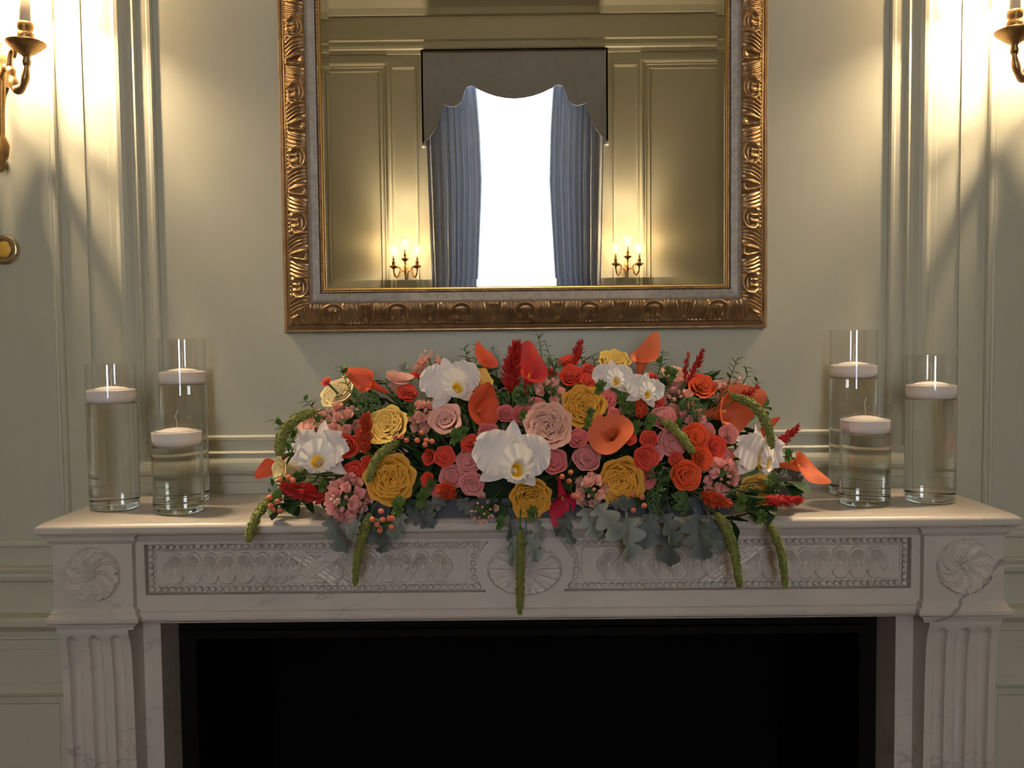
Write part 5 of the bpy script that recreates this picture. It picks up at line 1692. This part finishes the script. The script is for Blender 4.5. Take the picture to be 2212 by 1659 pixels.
berries([(895, 950), (915, 950), (912, 960), (927, 953), (905, 934)], 'five peach hypericum berries beside the clear yellow rose')
berries([(824, 1115), (806, 1132), (828, 1133), (841, 1130), (848, 1130), (845, 1149), (822, 1156), (816, 1143)], 'eight peach hypericum berries hanging at the shelf edge near the golden rose', 12.5, .02)
berries([(590, 1077), (610, 1076), (606, 1086), (592, 1095), (597, 1104), (612, 1106)], 'peach hypericum berries at the left end of the shelf', 12.5)
berries([(617, 1041), (634, 1036), (643, 1042)], 'three rosy hypericum berries above the dark red plume', 12.5)
berries([(1222, 1030), (1240, 1021), (1237, 1040), (1245, 1071), (1253, 1073)], 'dark peach hypericum berries between the magenta calla and the stock', 12)
berries([(1363, 1068), (1382, 1073), (1387, 1091), (1364, 1101)], 'four peach hypericum berries under the quartered golden rose', 12.5)
berries([(858, 938), (872, 936), (882, 944)], 'three rosy hypericum berries at the bend of the curved tassel', 12)

DL = 'grey felted lobed leaf hanging over the shelf edge'
for u, v, L, ang, y in ((725, 1100, 100, -75, -.335), (780, 1108, 92, -60, -.338), (835, 1120, 70, -95, -.34), (880, 1092, 74, -40, -.335), (860, 1105, 80, -110, -.337), (915, 1085, 60, -60, -.335), (965, 1082, 62, -160, -.333), (985, 1078, 66, -30, -.333),
                        (1098, 1115, 96, -70, -.338), (1130, 1150, 78, -60, -.34), (1112, 1150, 84, -82, -.341), (1160, 1120, 56, -80, -.336), (1238, 1098, 72, -120, -.336), (1265, 1090, 92, -70, -.334), (1295, 1090, 112, -55, -.342), (1320, 1085, 70, 10, -.342), (1350, 1095, 120, -78, -.344),
                        (1400, 1100, 100, -95, -.338), (1430, 1110, 90, -60, -.338), (1455, 1105, 120, -100, -.336), (1492, 1095, 128, -88, -.346), (1530, 1110, 104, -78, -.340), (1545, 1120, 80, -110, -.343), (1300, 1110, 60, -95, -.337), (770, 1120, 60, -120, -.337), (1215, 1120, 60, -70, -.335)):
    dusty(u, v, L, ang, y, label=between('grey hanging leaf', u, v + 40))
for u, v, L, ang, y, lab in ((1672, 1020, 86, -55, -.22, 'grey felted lobed leaf sloping down beside the right-hand orchid'), (1690, 1005, 60, -40, -.20, 'small grey felted leaf beside the out-reaching orange calla'), (866, 835, 52, 85, -.15, 'grey felted leaf tip standing behind the blush rosebud'),
                             (1072, 800, 56, 95, -.15, 'grey felted leaf tip standing behind the coral calla'), (610, 1082, 66, -165, -.27, 'grey felted leaf lying on the shelf at the left end'), (598, 1040, 40, -100, -.25, 'grey felted leaf under the drooping red calla'), (1480, 840, 44, 40, -.17, 'dull grey-green leaf behind the bright orange-red rose')):
    dusty(u, v, L, ang, y, label=lab)

for pts, n, sz, lab in (
        ([(770, 868), (752, 826), (742, 796)], 9, 20, 'leafy green sprig rising beside the pale yellow rose at the left'),
        ([(1005, 800), (1010, 775), (1004, 750)], 6, 18, 'leafy green sprig rising above the upper left orchid'), ([(1020, 790), (1030, 765), (1034, 744)], 6, 18, 'leafy green sprig beside the coral calla at the top'),
        ([(1170, 790), (1168, 755), (1160, 720)], 7, 18, 'tallest thin green sprig reaching the mirror frame'), ([(1185, 800), (1188, 775), (1176, 733)], 7, 17, 'thin green sprig beside the tallest one'),
        ([(1268, 800), (1258, 775), (1250, 760)], 8, 18, 'green sprig beside the small red celosia tip'), ([(1290, 800), (1285, 782), (1280, 770)], 5, 18, 'short green sprig left of the top yellow rose'),
        ([(1425, 800), (1430, 775), (1432, 758)], 6, 18, 'green sprig beside the curled orange calla'), ([(1455, 840), (1440, 815), (1432, 790)], 8, 19, 'green sprig over the peach rosebud'),
        ([(1570, 845), (1580, 815), (1590, 788)], 8, 17, 'green sprig above the upper right stock spike'), ([(1600, 840), (1615, 812), (1610, 790)], 6, 16, 'thin green sprig at the right shoulder'), ([(1610, 850), (1630, 835), (1634, 820)], 5, 18, 'short green sprig at the right shoulder'),
        ([(1625, 905), (1648, 885), (1658, 875)], 5, 22, 'dark green sprig beside the arching right tassel'), ([(640, 960), (615, 930), (592, 908)], 9, 19, 'green sprig at the left shoulder'), ([(665, 975), (640, 950), (625, 920)], 9, 24, 'dark green sprig behind the left shoulder tassel'),
        ([(690, 900), (672, 880), (660, 868)], 6, 18, 'budding green sprig at the left shoulder'), ([(1150, 790), (1135, 765), (1130, 742)], 5, 18, 'dark green sprig above the red calla'),
        ([(650, 990), (630, 975), (628, 958)], 8, 24, 'green leaf sprig between the left orchid and the tassel')):
    sprig(pts, n, sz, lab, out=.0)
BL, BG_ = 'lime green star-shaped bract flower among the mantel flowers', 0
for u, v, d in ((890, 888, 32), (985, 942, 44), (1000, 935, 34), (1345, 864, 34), (1275, 893, 28), (1405, 912, 42), (1375, 922, 36), (1295, 840, 38), (1348, 884, 30), (1640, 1112, 36), (1600, 1090, 40), (1665, 1040, 34), (700, 1050, 34), (650, 960, 34), (1360, 880, 34), (1470, 915, 30), (915, 1075, 50), (930, 1050, 34), (1690, 985, 34), (1270, 915, 30),
                (1135, 900, 26), (930, 850, 34), (1030, 965, 30), (1010, 790, 30), (1452, 812, 34), (860, 1095, 50), (1080, 1130, 36), (700, 908, 28), (1440, 805, 28), (1150, 1110, 40), (640, 1030, 26)):
    bracts(u, v, d, between('lime bract flower', u, v))
for i, (u, v, d) in enumerate(((905, 985, 70), (880, 965, 60), (1310, 985, 70), (1340, 975, 60), (1215, 970, 60), (1235, 1010, 60), (905, 1000, 60), (1070, 1090, 60), (620, 1100, 60), (650, 1105, 60), (1600, 1105, 60), (1580, 1100, 70), (1460, 1030, 50), (1700, 1000, 40), (1600, 1075, 60), (1650, 1085, 60), (1570, 1075, 60), (1690, 1050, 60), (1670, 1065, 60), (690, 1060, 60), (715, 1045, 60), (640, 1060, 60), (600, 1060, 50), (1420, 900, 60), (1540, 870, 60), (800, 890, 60), (770, 900, 50), (1090, 860, 60), (1170, 880, 50), (1010, 870, 50), (1480, 860, 50), (1350, 900, 60))):
    P, n = mound(u, v, .86)
    root = empty('dark_foliage_sprig', between('dark leaf sprig', u, v), 'foliage', P, 'dark leaf sprigs between the blooms', Matrix.Identity(3).to_quaternion())
    for k in range(5):
        dr = Vector(n * .3 + rng.randn(3) * .7).to_track_quat('X', 'Z')
        ob('leaf', LEAF2, 'dark leaf', root, rng.randn(3) * .006, dr, px2m(P, d) * .7)
    core = np.array([EC[0] + (P[0] - EC[0]) * .7, -.19, S + .055]) - np.array(root.location)
    tv, tf = tube([(0, 0, 0), core * .5, core], .0013, 5)
    ob('stem', mesh('stem', tv, tf, True, [.5] * len(tv)), 'stem green', root)
